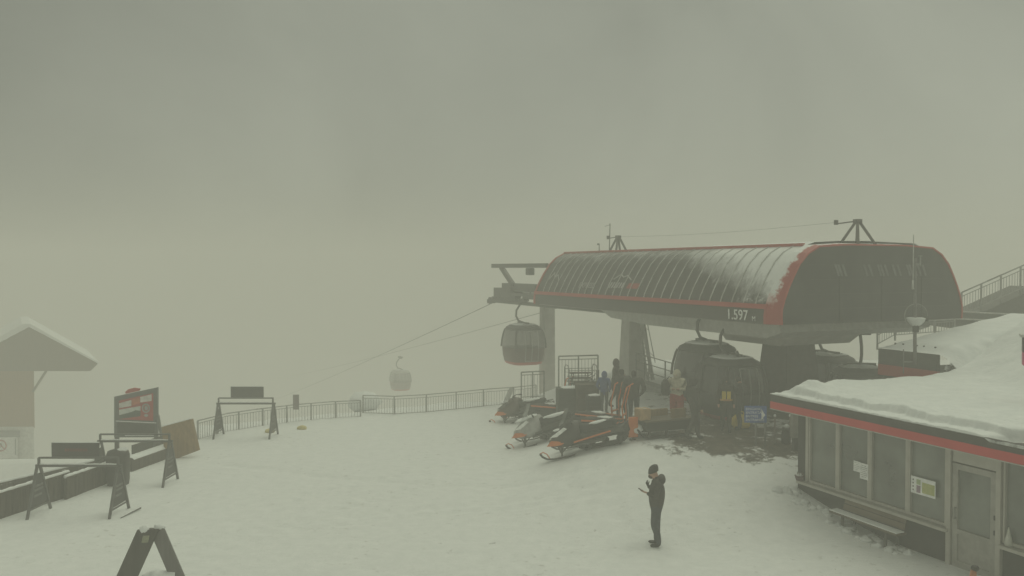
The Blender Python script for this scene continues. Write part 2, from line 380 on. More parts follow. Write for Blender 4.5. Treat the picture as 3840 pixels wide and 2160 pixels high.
# thicker snow lying along the top
mb = MB(); tops = [-2.55, -2.2, -1.2, 0, 1.2, 2.2, 2.5]
def tz(s, t): return 6.905 + .065 * (1 - min(1, abs(t) / 2.5)) + (.0 if abs(t) > 2.45 else (.02 + .11 * sst((5.0 - s) / 4)) * (0.8 + .5 * noise.noise(V((s * .8, t, 1)))))
ss = [S0 + .05 + (S1 - S0 - .1) * i / 40 for i in range(41)]
mb.add([L(s, t, tz(s, t)) for s in ss for t in tops], [(i * 7 + k, i * 7 + k + 1, i * 7 + k + 8, i * 7 + k + 7) for i in range(40) for k in range(6)], 0, True)
mb.build('roof_snow', SNOW, st)
# seams across the flank
mb = MB(); RIB = mat('snow_lined_seam', (.40, .40, .38), .7, (.62, .63, .62), 3)
s = S0 + .6
while s < S1 - .4:
    path = [(t, z) for t, z in PROF[2:9]]
    for (t0, z0), (t1, z1) in zip(path, path[1:]):
        nn = V((-(z1 - z0), 0, 0));
        mb.bar(L(s, t0 - .012, z0 + .008), L(s, t1 - .012, z1 + .008), .035, .03)
    s += .56
mb.build('roof_seam', RIB, st)
# red trims
mb = MB()
for sg in (-1, 1):
    mb.bar(L(S0, sg * 4.12, 5.03), L(S1, sg * 4.12, 5.03), .06, .15)
    if sg < 0: mb.bar(L(S0 + .2, sg * 2.5, 6.93), L(S1, sg * 2.5, 6.93), .10, .09)
mb.build('side_trim', RED, st)
mb = MB()
for t0, t1 in zip(PROF, PROF[1:]):
    mb.bar(L(S1, t0[0] * 1.004, t0[1]), L(S1, t1[0] * 1.004, t1[1]), .14, .05)
mb.build('end_trim', RED, st)
# front gable: broad red chamfer then the dark face
PFH = [(t * (.955 + .035 * (z - 4.5) / 2.4), 4.5 + (z - 4.5) * .982) for t, z in HALF]
PF = [(-t, z) for t, z in PFH] + PFH[::-1]
mb = MB(); outer = [L(S0 + .01, t * 1.012, 4.5 + (z - 4.5) * 1.006) for t, z in PROF]; inner = [L(-3.3, t, z) for t, z in PF]
mb.loft([outer, inner], 0, False, False, False)
mb.loft([[L(S0 + .12, t * 1.012, 4.5 + (z - 4.5) * 1.006) for t, z in PROF], outer], 0, False, False, False)
mb.build('gable_trim', gtm, st)
mb = MB()
for (t0, z0), (t1, z1) in zip(PF, PF[1:]): mb.bar(L(-3.31, t0, z0), L(-3.31, t1, z1), .05, .05)
mb.build('gable_edge', RED, st)
mb = MB(); mb.add(inner, [tuple(range(len(PF)))], 0)
for z in (4.95, 5.4, 5.85, 6.3): mb.box(L(-3.31, 0, z), (.02, 7.0 if z < 5.6 else 5.8, .012), m=1)
for t in (-1.6, 0.2, 2.0): mb.box(L(-3.31, t, 5.3), (.02, .012, 1.5), m=1)
mb.build('gable_wall', [mat('gable_dark_panels', (.017, .015, .014), .45, (.042, .039, .036), 1.1), DARK], st)
mb = MB(); GH = mat('faded_letter', (.10, .10, .10), .6, (.16, .16, .165))
for t, kd in ((-1.75, 0), (-.55, 1), (.05, 0), (.7, 1), (1.35, 0), (1.85, 1)):
    o = L(-3.32, t, 5.95)
    for dx in ((0, .22) if kd else (0, .12, .3)):
        mb.prism([(dx - .12, .36), (dx - .02, .36), (dx + .14, 0), (dx + .05, 0)], o, (0, -1, 0), (0, 0, 1), (-.004, 0, 0))
mb.build('gable_lettering', GH, st)
# altitude lettering on the side skirt and emblems on the flank (left side faces -t)
mb = MB()
put_text(mb, '1.597', .46, L(-1.05, -4.135, 4.57), (-1, 0, 0), (0, 0, 1), shear=-.05, off=.004)
put_text(mb, 'M', .22, L(-2.24, -4.135, 4.57), (-1, 0, 0), (0, 0, 1))
mb.build('altitude_lettering', WHITE, st)
def flank(s, z):
    for (t0, z0), (t1, z1) in zip(HALF, HALF[1:]):
        if z0 <= z <= z1: return L(s, -(t0 + (t1 - t0) * (z - z0) / (z1 - z0)) - .02, z)
mb = MB()
put_text(mb, 'EXPRESS', .36, flank(9.1, 5.36), (-1, 0, 0), flank(9, 5.8) - flank(9, 5.36))
ay = (flank(7, 6.2) - flank(7, 5.4)).normalized()
def mountain(s0, z0, w, h):
    o = flank(s0, z0)
    for a, c in (((0, 0), (w * .3, h)), ((w * .3, h), (w * .5, h * .45)), ((w * .5, h * .45), (w * .68, h * .8)), ((w * .68, h * .8), (w, 0))):
        mb.bar(o + V((-a[0], 0, 0)) + ay * a[1], o + V((-c[0], 0, 0)) + ay * c[1], .03, .045)
mountain(12.3, 5.55, 1.2, .5); mountain(6.5, 5.74, 1.3, .24)
for k in range(6): mb.prism([(0, 0), (.1, 0), (.14, .26), (.04, .26)], flank(6.6 - k * .18, 5.4), (-1, 0, 0), ay, (0, .006, 0))
mb.build('flank_emblem', mat('pale_emblem', (.36, .36, .35), .6), st)
mb = MB(); mb.prism([(0, 0), (.8, 0), (.86, .24), (.06, .24)], flank(5.3, 5.4), (-1, 0, 0), ay, (0, .006, 0)); mb.build('flank_stripe', mat('dull_red_emblem', (.30, .04, .035), .6), st)
# underside
mb = MB()
mb.box(L(5.0, 0, 4.49), (15.6, 7.9, .06)); mb.build('soffit', mat('soffit_grey', (.30, .295, .28), .7), st)
mb = MB(); mb.prism([(-2.5, 4.46), (8.4, 4.46), (7.4, 4.12), (4.5, 3.98), (-2.0, 3.98), (-2.6, 4.2)], L(0, 3.3, 0), (1, 0, 0), (0, 0, 1), (0, 6.6, 0)); mb.build('underframe', mat('underframe_grey', (.40, .40, .38), .6, (.48, .48, .46)), st)
mb = MB(); mb.prism([(-1.3, 3.975), (2.6, 3.975), (2.1, 3.55), (-.7, 3.55)], L(0, 1.6, 0), (1, 0, 0), (0, 0, 1), (0, 3.2, 0)); mb.build('bracket', CONC, st)
def col(s, t, w0, w1, z0, z1, mt):
    m_ = MB(); r0, r1 = w0 / 2, w1 / 2
    m_.loft([[L(s + sx * r0, t + sy * r0, z0) for sx, sy in ((-1, -1), (1, -1), (1, 1), (-1, 1))], [L(s + sx * r1, t + sy * r1, z1) for sx, sy in ((-1, -1), (1, -1), (1, 1), (-1, 1))]], 0, False)
    return m_.build('support_column', mt, st)
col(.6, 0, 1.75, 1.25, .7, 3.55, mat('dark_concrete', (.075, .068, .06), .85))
col(8.9, -1.3, .95, .62, .2, 4.46, CONC)
col(17.2, -1.3, .66, .60, -2.0, 4.5, CONC)
# run-out frame beyond the hood
mb = MB()
mb.box(L(16.2, -1.3, 4.62), (7.0, .6, .3)); mb.box(L(17.5, -2.4, 4.8), (5.2, 1.5, .12))
for s_ in (14, 15, 16, 17, 18, 19): mb.box(L(s_, -2.9, 5.05), (.06, .06, .5))
mb.box(L(16.5, -2.9, 5.3), (5.4, .07, .07)); mb.box(L(17.4, -2.7, 5.16), (4.2, .5, .42)); mb.box(L(19.2, -2.75, 4.85), (2.2, .7, .5))
mb.box(L(18, 2.9, 4.7), (6, .7, .35))
mb.build('run_out_frame', mat('run_out_steel', (.09, .088, .08), .6), st)
mb = MB(); mb.bar(L(13.5, -3.2, 6.32), L(20.2, -3.2, 6.32), .16, .22); mb.bar(L(19.0, -3.2, 6.25), L(17.9, -3.0, 5.3), .2, .22); mb.box(L(15.4, -3.2, 6.02), (.5, .3, .36), bev=.05)
mb.build('gantry_arm', DARK, st)
for t_ in (-3, 3):
    mb = MB()
    for k in range(9):
        s_ = 17.4 + k * .45; z_ = 4.62 - max(0, k - 3) * .055
        mb.tube([L(s_, t_ - .07, z_), L(s_, t_ + .07, z_)], .2, 14)
    mb.bar(L(17.3, t_ - .13, 4.62), L(21.1, t_ - .13, 4.3), .06, .22); mb.bar(L(17.3, t_ + .13, 4.62), L(21.1, t_ + .13, 4.3), .06, .22)
    mb.build('sheave_train', DARK, st)
mb = MB(); mb.bar(L(-2.2, -3, 4.0 - .1 + .45), L(20.5, -3, 4.0 + .35), .09, .18); mb.bar(L(-2.2, 3, 4.35), L(20.5, 3, 4.35), .09, .18); mb.build('guide_rail', DARK, st)

# lattice tripods and rods on the station roof
def tripod(px, pyb, pyt, Y, label, spread):
    base = at(px, pyb, Y); top = at(px, pyt, Y); h = top.z - base.z
    t = thing('mast_tripod', label, 'mast', base, SROT, 'rope masts on the station roof')
    for a in (45, 135, 225, 315):
        m_ = MB(); m_.bar((spread * math.cos(R(a)), spread * math.sin(R(a)), -.05), (.04 * math.cos(R(a)), .04 * math.sin(R(a)), h), .085); m_.build('leg', DARK, t)
    m_ = MB(); m_.box((0, 0, h), (.2, .2, .12)); m_.bar((0, 0, h), (.95, .0, h - .05), .04); m_.tube([(.9, .0, h - .08), (.9, .0, h + .08)], .07, 8); m_.build('head_arm', DARK, t)
    return top
ta = tripod(3215, 924, 829, 26.7, 'larger tripod mast above the front gable of the station', .60)
tb = tripod(2318, 938, 888, 38.5, 'smaller tripod mast near the far end of the station roof', .40)
mb = MB(); pa, pb = ta + SD * .9, tb + V((.1, 0, 0))
mb.tube([pa.lerp(pb, i / 12) - V((0, 0, .10 * math.sin(math.pi * i / 12))) for i in range(13)], .0045, 5)
tag(mb.build('signal_cable', DARK), 'thin cable strung between the two roof tripods', 'cable')
mb = MB(); p = at(2285, 940, 39); mb.tube([p - V((0, 0, .1)), p + V((.03, 0, 1.28))], .025, 6); mb.bar(p + V((.03, 0, 1.22)), p + V((-.22, 0, 1.14)), .02)
tag(mb.build('antenna_rod', DARK), 'tall thin rod beside the smaller tripod on the station roof', 'antenna')
mb = MB(); p = at(2247, 942, 39.5); mb.tube([p - V((0, 0, .1)), p + V((0, 0, .36))], .025, 6); mb.box(p + V((-.04, 0, .33)), (.12, .06, .08))
tag(mb.build('wind_gauge', DARK), 'short rod with a little box at the far end of the station roof', 'wind gauge')

# gondolas and ropes
CAB = SROT
def cab_z(p, z): return (p.x, p.y, z)
c1 = make_cabin('dark gondola cabin under the front of the station, in front of the big dark column', cab_z(stn(.15, -3.0, 0), 1.12), SROT)
dup(c1, cab_z(stn(1.35, -3.05, 0), 1.5), SROT, 'gondola cabin half hidden behind the foremost cabin under the station')
far_ = dup(c1, cab_z(stn(16.6, -3.0, 0), 1.20), SROT, 'dark red gondola cabin hanging in the open just beyond the far end of the station')
dup(c1, cab_z(stn(-.6, 2.2, 0), .62), SROT + .9, 'gondola cabin right of the big dark column, in front of its neighbour')
dup(c1, cab_z(stn(1.6, 2.9, 0), .82), SROT, 'gondola cabin behind the kiosk roof, below the second curved hanger')
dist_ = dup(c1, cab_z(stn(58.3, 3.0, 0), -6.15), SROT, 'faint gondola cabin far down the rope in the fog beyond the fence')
def swap(o, part, m_):
    for c in kids(o):
        if c.name.split('.')[0] == part: c.data = c.data.copy(); c.data.materials[0] = m_
swap(far_, 'cabin_body', mat('maroon_cabin_paint', (.085, .045, .04), .5)); swap(dist_, 'cabin_body', mat('haze_paled_cabin_paint', (.22, .16, .15), .5)); swap(dist_, 'window_glass', glass('haze_paled_cabin_glass', (.2, .2, .19), .5)); swap(dist_, 'roof', PALE)  # distant cabin's paint, glass and roof paled to add fog to its colours
swap(far_, 'window_glass', glass('pale_cabin_glass', (.08, .08, .075), .62))
for t_, sl, lab in ((-3, .225, 'haul rope sloping down into the fog from the near side of the station'), (3, .175, 'haul rope sloping down into the fog from the far side of the station')):
    mb = MB(); pts = [stn(19.8 + k * 5, t_, 4.42 - sl * (k * 5) * (1 - .0006 * k * 5)) for k in range(0, 26)]
    mb.tube([stn(12, t_, 4.42)] + pts, .019, 6); tag(mb.build('haul_rope', DARK), lab, 'cable', 'haul ropes of the gondola lift')
# service ladder against the middle column
ld = thing('service_ladder', 'steep steel ladder with hoop rails leaning up to the station beside the middle column', 'ladder', (0, 0, 0))
mb = MB(); Yl = 36.0
a0, a1 = at(2408, 1200, Yl), at(2448, 1425, Yl - .3); b0, b1 = at(2400, 1200, Yl + .5), at(2428, 1425, Yl + .2)
mb.bar(a0, a1, .10, .14); mb.build('stringer', GREY, ld)
mb = MB(); mb.bar(b0, b1, .05, .08); mb.build('stringer', GREY, ld)
mb = MB()
for k in range(14): f = (k + .5) / 14; mb.tube([a0.lerp(a1, f), b0.lerp(b1, f)], .02, 5)
mb.build('rung', GREY, ld)
mb = MB()
q0, q1 = at(2426, 1205, Yl), at(2457, 1360, Yl); r0, r1 = at(2418, 1205, Yl), at(2438, 1340, Yl)
mb.tube([q0, q1], .02, 5); mb.tube([r0, r1], .02, 5)
for f in (.2, .85): mb.tube([q0.lerp(q1, f), r0.lerp(r1, f), a0.lerp(a1, f)], .016, 5)
mb.build('hoop_rail', GREY, ld)
# walkway with a three-bar railing
ww = thing('steel_walkway', 'inclined steel walkway with a three-bar railing behind the waiting people', 'walkway', (0, 0, 0))
Yw = 33.5
mb = MB(); w0, w1 = at(2385, 1432, Yw + 1.5), at(2640, 1515, Yw - 1.5); mb.bar(w0, w1, .6, .24); mb.build('deck', mat('walkway_steel', (.26, .26, .25), .6), ww)
mb = MB(); up = V((0, 0, 1)); fr = [0, .14, .2, .45, .66, .9]
top0, top1 = w0 + up * 1.25, w1 + up * 1.25
for k, f in enumerate((1.0, .68, .36)): mb.tube([w0 + up * (.18 + 1.05 * f), w1 + up * (.18 + 1.05 * f)], .022, 6)
mb.build('handrail', GREY, ww)
for f in fr:
    mb = MB(); p = w0.lerp(w1, f); mb.bar(p + up * .18, p + up * 1.24, .05); mb.build('post', GREY, ww)

# ------------------------------------------------------------------ ticket kiosk
W0 = V((7.4, 21.3, 0)); KD = V((.40, -.9165, 0)).normalized(); KN = V((-KD.y, KD.x, 0))   # KN points into the building
KROT = math.atan2(KD.y, KD.x)
def ku(px, y=0.0):
    """distance along the wall of the column seen at px (wall plane offset y)"""
    k = (px - 1920) / FPX; o = W0 + KN * y
    return (k * o.y - o.x) / (KD.x - k * KD.y)
ks = thing('ticket_kiosk', 'low black kiosk with a red fascia, big windows and deep snow on its roof', 'kiosk', W0, KROT)
UL = 9.0
mb = MB()
mb.box((UL / 2, .14, .16), (UL, .26, 1.02)); mb.box((.16, .14, 1.7), (.32, .26, 2.1)); mb.box((UL / 2, .14, 2.66), (UL, .26, .24))
mb.box((.14, 3.3, 1.2), (.26, 6.1, 3.2)); mb.box((UL / 2, 6.3, 1.2), (UL, .2, 3.2))
mb.build('wall', [mat('kiosk_dark_cladding', (.024, .022, .02), .65, (.034, .031, .028), 5, bump=.2)], ks)
INS = mat('dim_interior', (.16, .17, .155), .9, (.12, .125, .115), 1.2)
mb = MB(); mb.box((UL / 2, 1.3, 1.5), (UL - .6, .05, 2.4)); mb.box((UL / 2, .8, .64), (UL - .6, 1.0, .05)); mb.build('interior_partition', INS, ks)
FR = mat('aluminium_frame', (.42, .40, .36), .45, (.48, .46, .42), 4, metal=.1)
GK = glass('kiosk_glass', (.15, .165, .15), .75)
nt = GK.node_tree; tcg = nt.nodes.new('ShaderNodeTexCoord'); ng = nt.nodes.new('ShaderNodeTexNoise'); ng.inputs['Scale'].default_value = .9; ng.inputs['Detail'].default_value = 4
nt.links.new(tcg.outputs['Object'], ng.inputs['Vector']); cg_ = nt.nodes.new('ShaderNodeValToRGB'); cg_.color_ramp.elements[0].position = .35; cg_.color_ramp.elements[1].position = .65
cg_.color_ramp.elements[0].color = (.14, .147, .135, 1); cg_.color_ramp.elements[1].color = (.29, .31, .285, 1); nt.links.new(ng.outputs['Fac'], cg_.inputs[0]); nt.links.new(cg_.outputs[0], nt.nodes['Principled BSDF'].inputs['Base Color'])
edges = [3040, 3150, 3271, 3416, 3566]
us = [ku(p) for p in edges]
ZS, ZT = .76, 2.56
def window(u0, u1, z0=ZS, z1=ZT):
    f = MB(); w = .04
    for a, c in (((u0, z0), (u0, z1)), ((u1, z0), (u1, z1))): f.box(((a[0]), .02, (z0 + z1) / 2), (w, .10, z1 - z0))
    f.box(((u0 + u1) / 2, .02, z0 + .03), (u1 - u0 - w, .10, .06)); f.box(((u0 + u1) / 2, .02, z1 - .03), (u1 - u0 - w, .10, .06))
    fo = f.build('window_frame', FR, ks)
    p_ = MB(); p_.box(((u0 + u1) / 2, .045, (z0 + z1) / 2), (u1 - u0 - w, .012, z1 - z0 - .12)); p_.build('window_pane', GK, fo)
g_ = .042
for a, c in zip(us, us[1:]): window(a + g_, c - g_)
for u in us[1:-1]: mb = MB(); mb.box((u, .0, (ZS + ZT) / 2), (.05, .07, ZT - ZS)); mb.build('mullion', FR, ks)
mb = MB(); mb.box((us[0] - .06, .02, 1.66), (.10, .08, 1.8)); mb.build('mullion', FR, ks)
mb = MB(); mb.box((us[-1] / 2 + .1, -.06, .715), (us[-1] - .05, .22, .07), bev=.012); mb.build('window_sill', FR, ks)
ud0, ud1 = ku(3586), ku(3752)
mb = MB()
for u in (us[-1] + .06, ud1 + .07): mb.box((u, .0, 1.25), (.10, .16, 2.75))
mb.box(((ud0 + ud1) / 2, .02, 2.36), (ud1 - ud0, .10, .36)); mb.build('door_frame', FR, ks)
d = MB(); dw = ud1 - ud0; dc = (ud0 + ud1) / 2
for u in (ud0 + .06, ud1 - .06): d.box((u, .0, 1.05), (.12, .07, 2.2))
for z, hh in ((2.09, .12), (.74, .10), (.05, .16)): d.box((dc, .0, z), (dw - .24, .07, hh))
d.box((dc, .015, .41), (dw - .24, .03, .56)); do = d.build('door', mat('door_grey', (.30, .29, .265), .5), ks)
p_ = MB(); p_.box((dc, .02, 1.41), (dw - .24, .012, 1.24)); p_.build('door_pane', GK, do)
p_ = MB(); p_.tube([(ud0 + .1, -.09, 1.0), (ud0 + .1, -.09, 1.25)], .014, 6); p_.bar((ud0 + .1, -.09, 1.02), (ud0 + .1, -.03, 1.02), .02); p_.bar((ud0 + .1, -.09, 1.23), (ud0 + .1, -.03, 1.23), .02); p_.build('door_handle', GREY, do)
for zz in (.95, 1.25):
    p_ = MB(); p_.box((ud1 - .02, -.04, zz), (.035, .03, .09)); p_.build('door_hinge', BLACK, do)
window(ud1 + .16, ud1 + 1.9, .80); mb = MB(); mb.box((ud1 + 1.1, -.06, .75), (1.95, .22, .07), bev=.012); mb.build('window_sill', FR, ks)
mb = MB(); mb.box((us[-1] + .0, -.012, .22), (.03, .02, .92)); mb.build('corner_strip', FR, ks)
# roof: soffit, fascia bands, drip edge
mb = MB(); mb.box((4.2, 2.9, 2.80), (9.3, 6.7, .10)); mb.build('roof', BLACK, ks)
FAS = mat('fascia_black', (.05, .044, .04), .6)
mb = MB(); mb.box((4.2, -.46, 2.815), (9.36, .06, .19)); mb.box((-.46, 2.9, 2.815), (.06, 6.66, .19)); mb.build('fascia', FAS, ks)
mb = MB(); mb.box((4.2, -.463, 2.628), (9.37, .066, .184)); mb.box((-.463, 2.9, 2.628), (.066, 6.66, .184)); mb.build('fascia_stripe', mat('kiosk_red', (.52, .028, .035), .5, (.58, .04, .048), 2.0), ks)
mb = MB(); mb.box((4.2, -.465, 2.526), (9.38, .075, .018)); mb.build('drip_edge', PALE, ks)
# snow on the roof
def roof_h(u, w):
    n = noise.noise(V((u * .9, w * .9, 5)))
    nb = noise.noise(V((u * 2.6, w * 2.6, 9)))
    edge = .27 + .15 * noise.noise(V((u * 1.1, 0, 2))) + .08 * nb + .06 * noise.noise(V((u * 6.5, 0, 4))) + .035 * noise.noise(V((u * 15, w * 4, 6)))
    z = .045 + .02 * nb
    z += .17 * sst((w - edge) / .12) * (.9 + .22 * n)
    z += .02 * min(w, 6) + 1.52 * sst(((w - 5.7) + .35 * u) / 4.2)
    side = min(1, max(0, (u + .48) / .6)); z = z * (.25 + .75 * sst(side * 1.2 + .1 * nb))
    z += .018 * noise.noise(V((u * 7, w * 7, 3))) + .012 * noise.noise(V((u * 16, w * 16, 8)))
    lump = math.exp(-(((u - .15) / .22) ** 2 + ((w - .75) / .35) ** 2)); z += .20 * lump
    lump = math.exp(-(((u + .0) / .3) ** 2 + ((w - 1.9) / .6) ** 2)); z += .10 * lump
    ex = sst(((u - 5.7) - (w - .25) * .8) / .25)
    return (z + .03 * n) * (1 - ex) - .07 * ex
mb = MB(); nu, nw = 230, 170
uu = [-.49 + 9.3 * i / nu for i in range(nu + 1)]; wv = [-.04 + 1.4 * j / 70 for j in range(70)] + [1.36 + 11.2 * j / (nw - 70) for j in range(nw - 69)]
mb.add([(u, w - .45, 2.905 + roof_h(u, w)) for w in wv for u in uu],
       [(j * (nu + 1) + i, j * (nu + 1) + i + 1, (j + 1) * (nu + 1) + i + 1, (j + 1) * (nu + 1) + i) for j in range(nw) for i in range(nu)], 0, True)
rim = [(u, -.49, 2.9) for u in uu]; rim2 = [(u, -.49, 2.905 + roof_h(u, -.04)) for u in uu]
mb.loft([rim, rim2], 0, True, False, False)
mb.loft([[(-.49, w - .45, 2.6 if w > 6.2 else 2.9) for w in wv], [(-.49, w - .45, 2.905 + roof_h(-.49, w)) for w in wv]], 0, True, False, False)
mb.build('roof_snow', SNOW, ks, True)
# notices on the panes
def K(u, y, z): return W0 + KD * u + KN * y + V((0, 0, z))
def notice(name, px0, py0, px1, py1, label, deco=None, yoff=-.035, cat='notice'):
    u0, u1 = ku(px0, yoff), ku(px1, yoff)
    p0 = K(u0, yoff, 0); z1 = at(px0, py0, p0.y).z; p1 = K(u1, yoff, 0); z0 = at(px1, py1, p1.y).z
    t = thing(name, label, cat, K(u0, yoff, z0), KROT); w, h_ = u1 - u0, z1 - z0
    m_ = MB(); m_.box((w / 2, 0, h_ / 2), (w, .006, h_)); m_.build('sheet', PAPER, t)
    if deco: deco(t, w, h_)
    return t
def lines(n, x0, x1, y0, y1):
    def f(t, w, h_):
        m_ = MB()
        for k in range(n): m_.box(((x0 + x1) / 2 * w, -.005, (y0 + (y1 - y0) * k / max(1, n - 1)) * h_), ((x1 - x0) * w * (1 if k % 3 else .7), .003, h_ * .03))
        m_.build('print_lines', mat('grey_print', (.3, .31, .3), .8), t)
    return f
notice('paper_notice', 3208, 1726, 3232, 1772, 'left one of two white paper sheets on the second window pane', lines(5, .1, .9, .2, .85))
notice('paper_notice', 3232, 1734, 3263, 1802, 'taller right one of two overlapping white paper sheets on the second window pane', lines(7, .1, .9, .15, .85), -.045)
def mapdeco(t, w, h_):
    m_ = MB(); m_.box((w * .72, -.005, h_ * .45), (w * .50, .003, h_ * .62)); m_.build('map_print', mat('map_green', (.40, .44, .14), .7, (.55, .55, .25), 9), t)
    m_ = MB(); m_.box((w * .32, -.005, h_ * .30), (w * .16, .003, h_ * .42)); m_.build('legend_block', mat('map_purple', (.28, .19, .26), .7), t)
    m_ = MB(); m_.box((w * .32, -.005, h_ * .72), (w * .16, .003, h_ * .3)); m_.build('legend_block', mat('map_light_green', (.38, .46, .27), .7), t)
    m_ = MB()
    for k in range(4): m_.box((w * .1, -.005, h_ * (.2 + .2 * k)), (w * .05, .003, h_ * .07))
    m_.build('print_dots', BLACK, t)
notice('piste_map', 3425, 1782, 3518, 1872, 'colourful piste map poster on the fourth window pane beside the door', mapdeco, cat='poster')
# little things on the sills
def pyr(n, r, z, k=12): return [V((r * math.cos(2 * math.pi * i / k), r * math.sin(2 * math.pi * i / k), z)) for i in range(k)]
t = thing('flower_pot', 'small pot of dead flowers on the left end of the kiosk sill', 'flower pot', K(.16, -.08, .75))
mb = MB(); mb.loft([pyr(0, .09, 0), pyr(0, .13, .12), pyr(0, .12, .125), pyr(0, .1, .11)], 0); mb.build('pot', mat('plum_pot', (.12, .07, .075), .7), t)
mb = MB()
for k in range(26):
    a = random.random() * 6.28; r = random.random() * .12; mb.bar((r * .5 * math.cos(a), r * .5 * math.sin(a), .1), (r * math.cos(a) * 1.2, r * math.sin(a) * 1.2, .14 + random.random() * .08), .012)
mb.ball((0, 0, .14), (.09, .09, .04), 1, jag=.4); mb.build('dry_stems', [mat('dry_stem', (.12, .09, .07), .9), SNOW], t)
t = MB(); t.loft([pyr(0, .075, 0), pyr(0, .06, .12), pyr(0, .03, .26), pyr(0, .008, .36)], 0); o = t.build('cone_lamp', mat('frosted_lamp', (.5, .5, .45), .5)); o.location = K(ku(3802) + .0, -.04, .79)
tag(o, 'small pale cone standing on the sill right of the kiosk door', 'ornament')
# bench
WOODBB = wood('bench_back_wood', (.14, .105, .075), (.21, .165, .12), 'X')
bn = thing('wall_bench', 'wooden bench with a snow-dusted seat against the kiosk wall', 'bench', K(1.6, 0, 0), KROT)
mb = MB(); mb.box((.98, -.36, .385), (1.96, .30, .045), bev=.008); mb.build('seat', WOODB, bn)
mb = MB(); mb.box((.98, -.38, .425), (1.94, .25, .03), bev=.012); mb.build('snow_layer', SNOW, bn)
mb = MB(); rt = Matrix.Rotation(R(-14), 3, 'X')
for z in (.50, .645): mb.box((1.0, -.16 + (z - .5) * .3, z), (1.75, .035, .135), rt, bev=.006)
mb.build('backrest', WOODBB, bn)
for x in (.35, 1.6):
    mb = MB(); mb.bar((x, -.45, -.25), (x, -.42, .37), .05); mb.bar((x, -.05, -.25), (x, -.05, .72), .05); mb.bar((x, -.45, .34), (x, -.05, .34), .05); mb.build('leg', DARK, bn)
# snow lumps along the wall foot
for i, (px, py, r) in enumerate(((3016, 1884, .17), (3045, 1908, .13), (3075, 1920, .12), (3010, 1850, .12), (3140, 1962, .13))):
    pass
mb = MB(); random.seed(4)
for k in range(120):
    u = -.15 + 3.9 * random.random() ** 1.4; p = K(u, -.16 - .42 * random.random() ** 1.3, 0); r = .02 + .075 * random.random() ** 2
    mb.ball((p.x, p.y, gz(p.x, p.y) + r * .1), (r * 1.5, r * 1.1, r * .8), 0, 10, 6, .9)
tag(mb.build('cleared_snow', SNOW), 'lumpy cleared snow heaped along the foot of the kiosk wall', 'snow', kind='stuff')
# right-edge hanging sign
t = thing('edge_sign', 'black and pink sign box high at the right edge above the kiosk roof', 'sign', at(3852, 1368, 19.0), KROT - .9)
p0, p1 = at(3818, 1368, 19), at(3818, 1262, 19); hh = p1.z - p0.z
mb = MB(); mb.box((0, 0, hh * .73), (.42, .2, hh * .54)); mb.build('upper_panel', BLACK, t)
mb = MB(); mb.box((0, 0, hh * .23), (.415, .19, hh * .46)); mb.build('lower_panel', mat('magenta_paint', (.45, .04, .14), .5), t)
mb = MB(); mb.box((-.02, 0, hh * 1.03), (.56, .3, .05)); mb.build('cap', PALE, t)
mb = MB(); mb.bar((0.1, 0, -.6), (.1, 0, 0), .06); mb.build('post', DARK, t)
# things at the bottom right corner, at the camera's own terrace
t = thing('tool_handle', 'orange wooden handle with a dark knob in front of the kiosk door', 'tool', at(3648, 2200, 12.5))
h_ = at(3652, 2138, 12.5).z - at(3648, 2200, 12.5).z
mb = MB(); mb.tube([(0, 0, -.8), (0, 0, h_ * .6), (.01, 0, h_)], [.05, .05, .04], 8); mb.build('handle', mat('orange_wood', (.42, .16, .08), .6), t)
mb = MB(); mb.ball((.03, 0, h_ + .03), (.06, .06, .05)); mb.build('knob', BLACK, t)

# ------------------------------------------------------------------ rear building
rbld = thing('rear_building', 'black and red eave of the building behind the kiosk, under thick snow', 'building', W0, KROT)
WY = 6.3 - .45
mb = MB(); mb.box((-1.75, WY + 2.6, 1.5), (1.9, 4.9, 3.0)); mb.build('wall', mat('rear_wall_dark', (.04, .036, .033), .7), rbld)
mb = MB(); mb.box((-1.68, WY, 3.41), (2.14, .12, .48)); mb.build('fascia', FAS, rbld)
mb = MB(); mb.box((-1.68, WY - .003, 3.0), (2.146, .126, .34)); mb.build('fascia_stripe', RED, rbld)
mb = MB(); nu, nw = 70, 60
def rr(u, w):
    z = .04 + .14 * sst(w / .5) + .155 * w
    z += .05 * noise.noise(V((u, w, 7))); e = (u + 2.8) / .5
    z = z * (.35 + .65 * sst(e)) if w > .1 else z
    return z - (z + .62) * sst((u + .62 + .06 * noise.noise(V((w * 3, u * 3, 1)))) / 1.3)
uu = [-2.8 + 3.9 * i / nu for i in range(nu + 1)]; wv = [-.07 + 5.6 * j / nw for j in range(nw + 1)]
mb.add([(u, WY + w, 3.64 + rr(u, w)) for w in wv for u in uu], [(j * (nu + 1) + i, j * (nu + 1) + i + 1, (j + 1) * (nu + 1) + i + 1, (j + 1) * (nu + 1) + i) for j in range(nw) for i in range(nu)], 0, True)
mb.build('roof_snow', SNOW, rbld)
for i, x in enumerate((-2.4, -2.1, -1.6, -1.35, -.95)):
    mb = MB(); mb.box((x, WY + .28, 3.82), (.05, .03, .06)); mb.build('snow_guard', DARK, rbld)
mb = MB(); random.seed(11)
for k in range(40):
    p = W0 + KD * (-.5 + .4 * random.random()) + KN * (WY + .1 + 1.5 * random.random()); r = .03 + .06 * random.random(); mb.ball((p.x, p.y, 3.25 + .4 * random.random()), (r, r * 1.3, r), 0, 10, 6, .9)
tag(mb.build('icy_snow_lumps', SNOW), 'broken icy snow lumps at the corner of the rear eave', 'snow', kind='stuff')
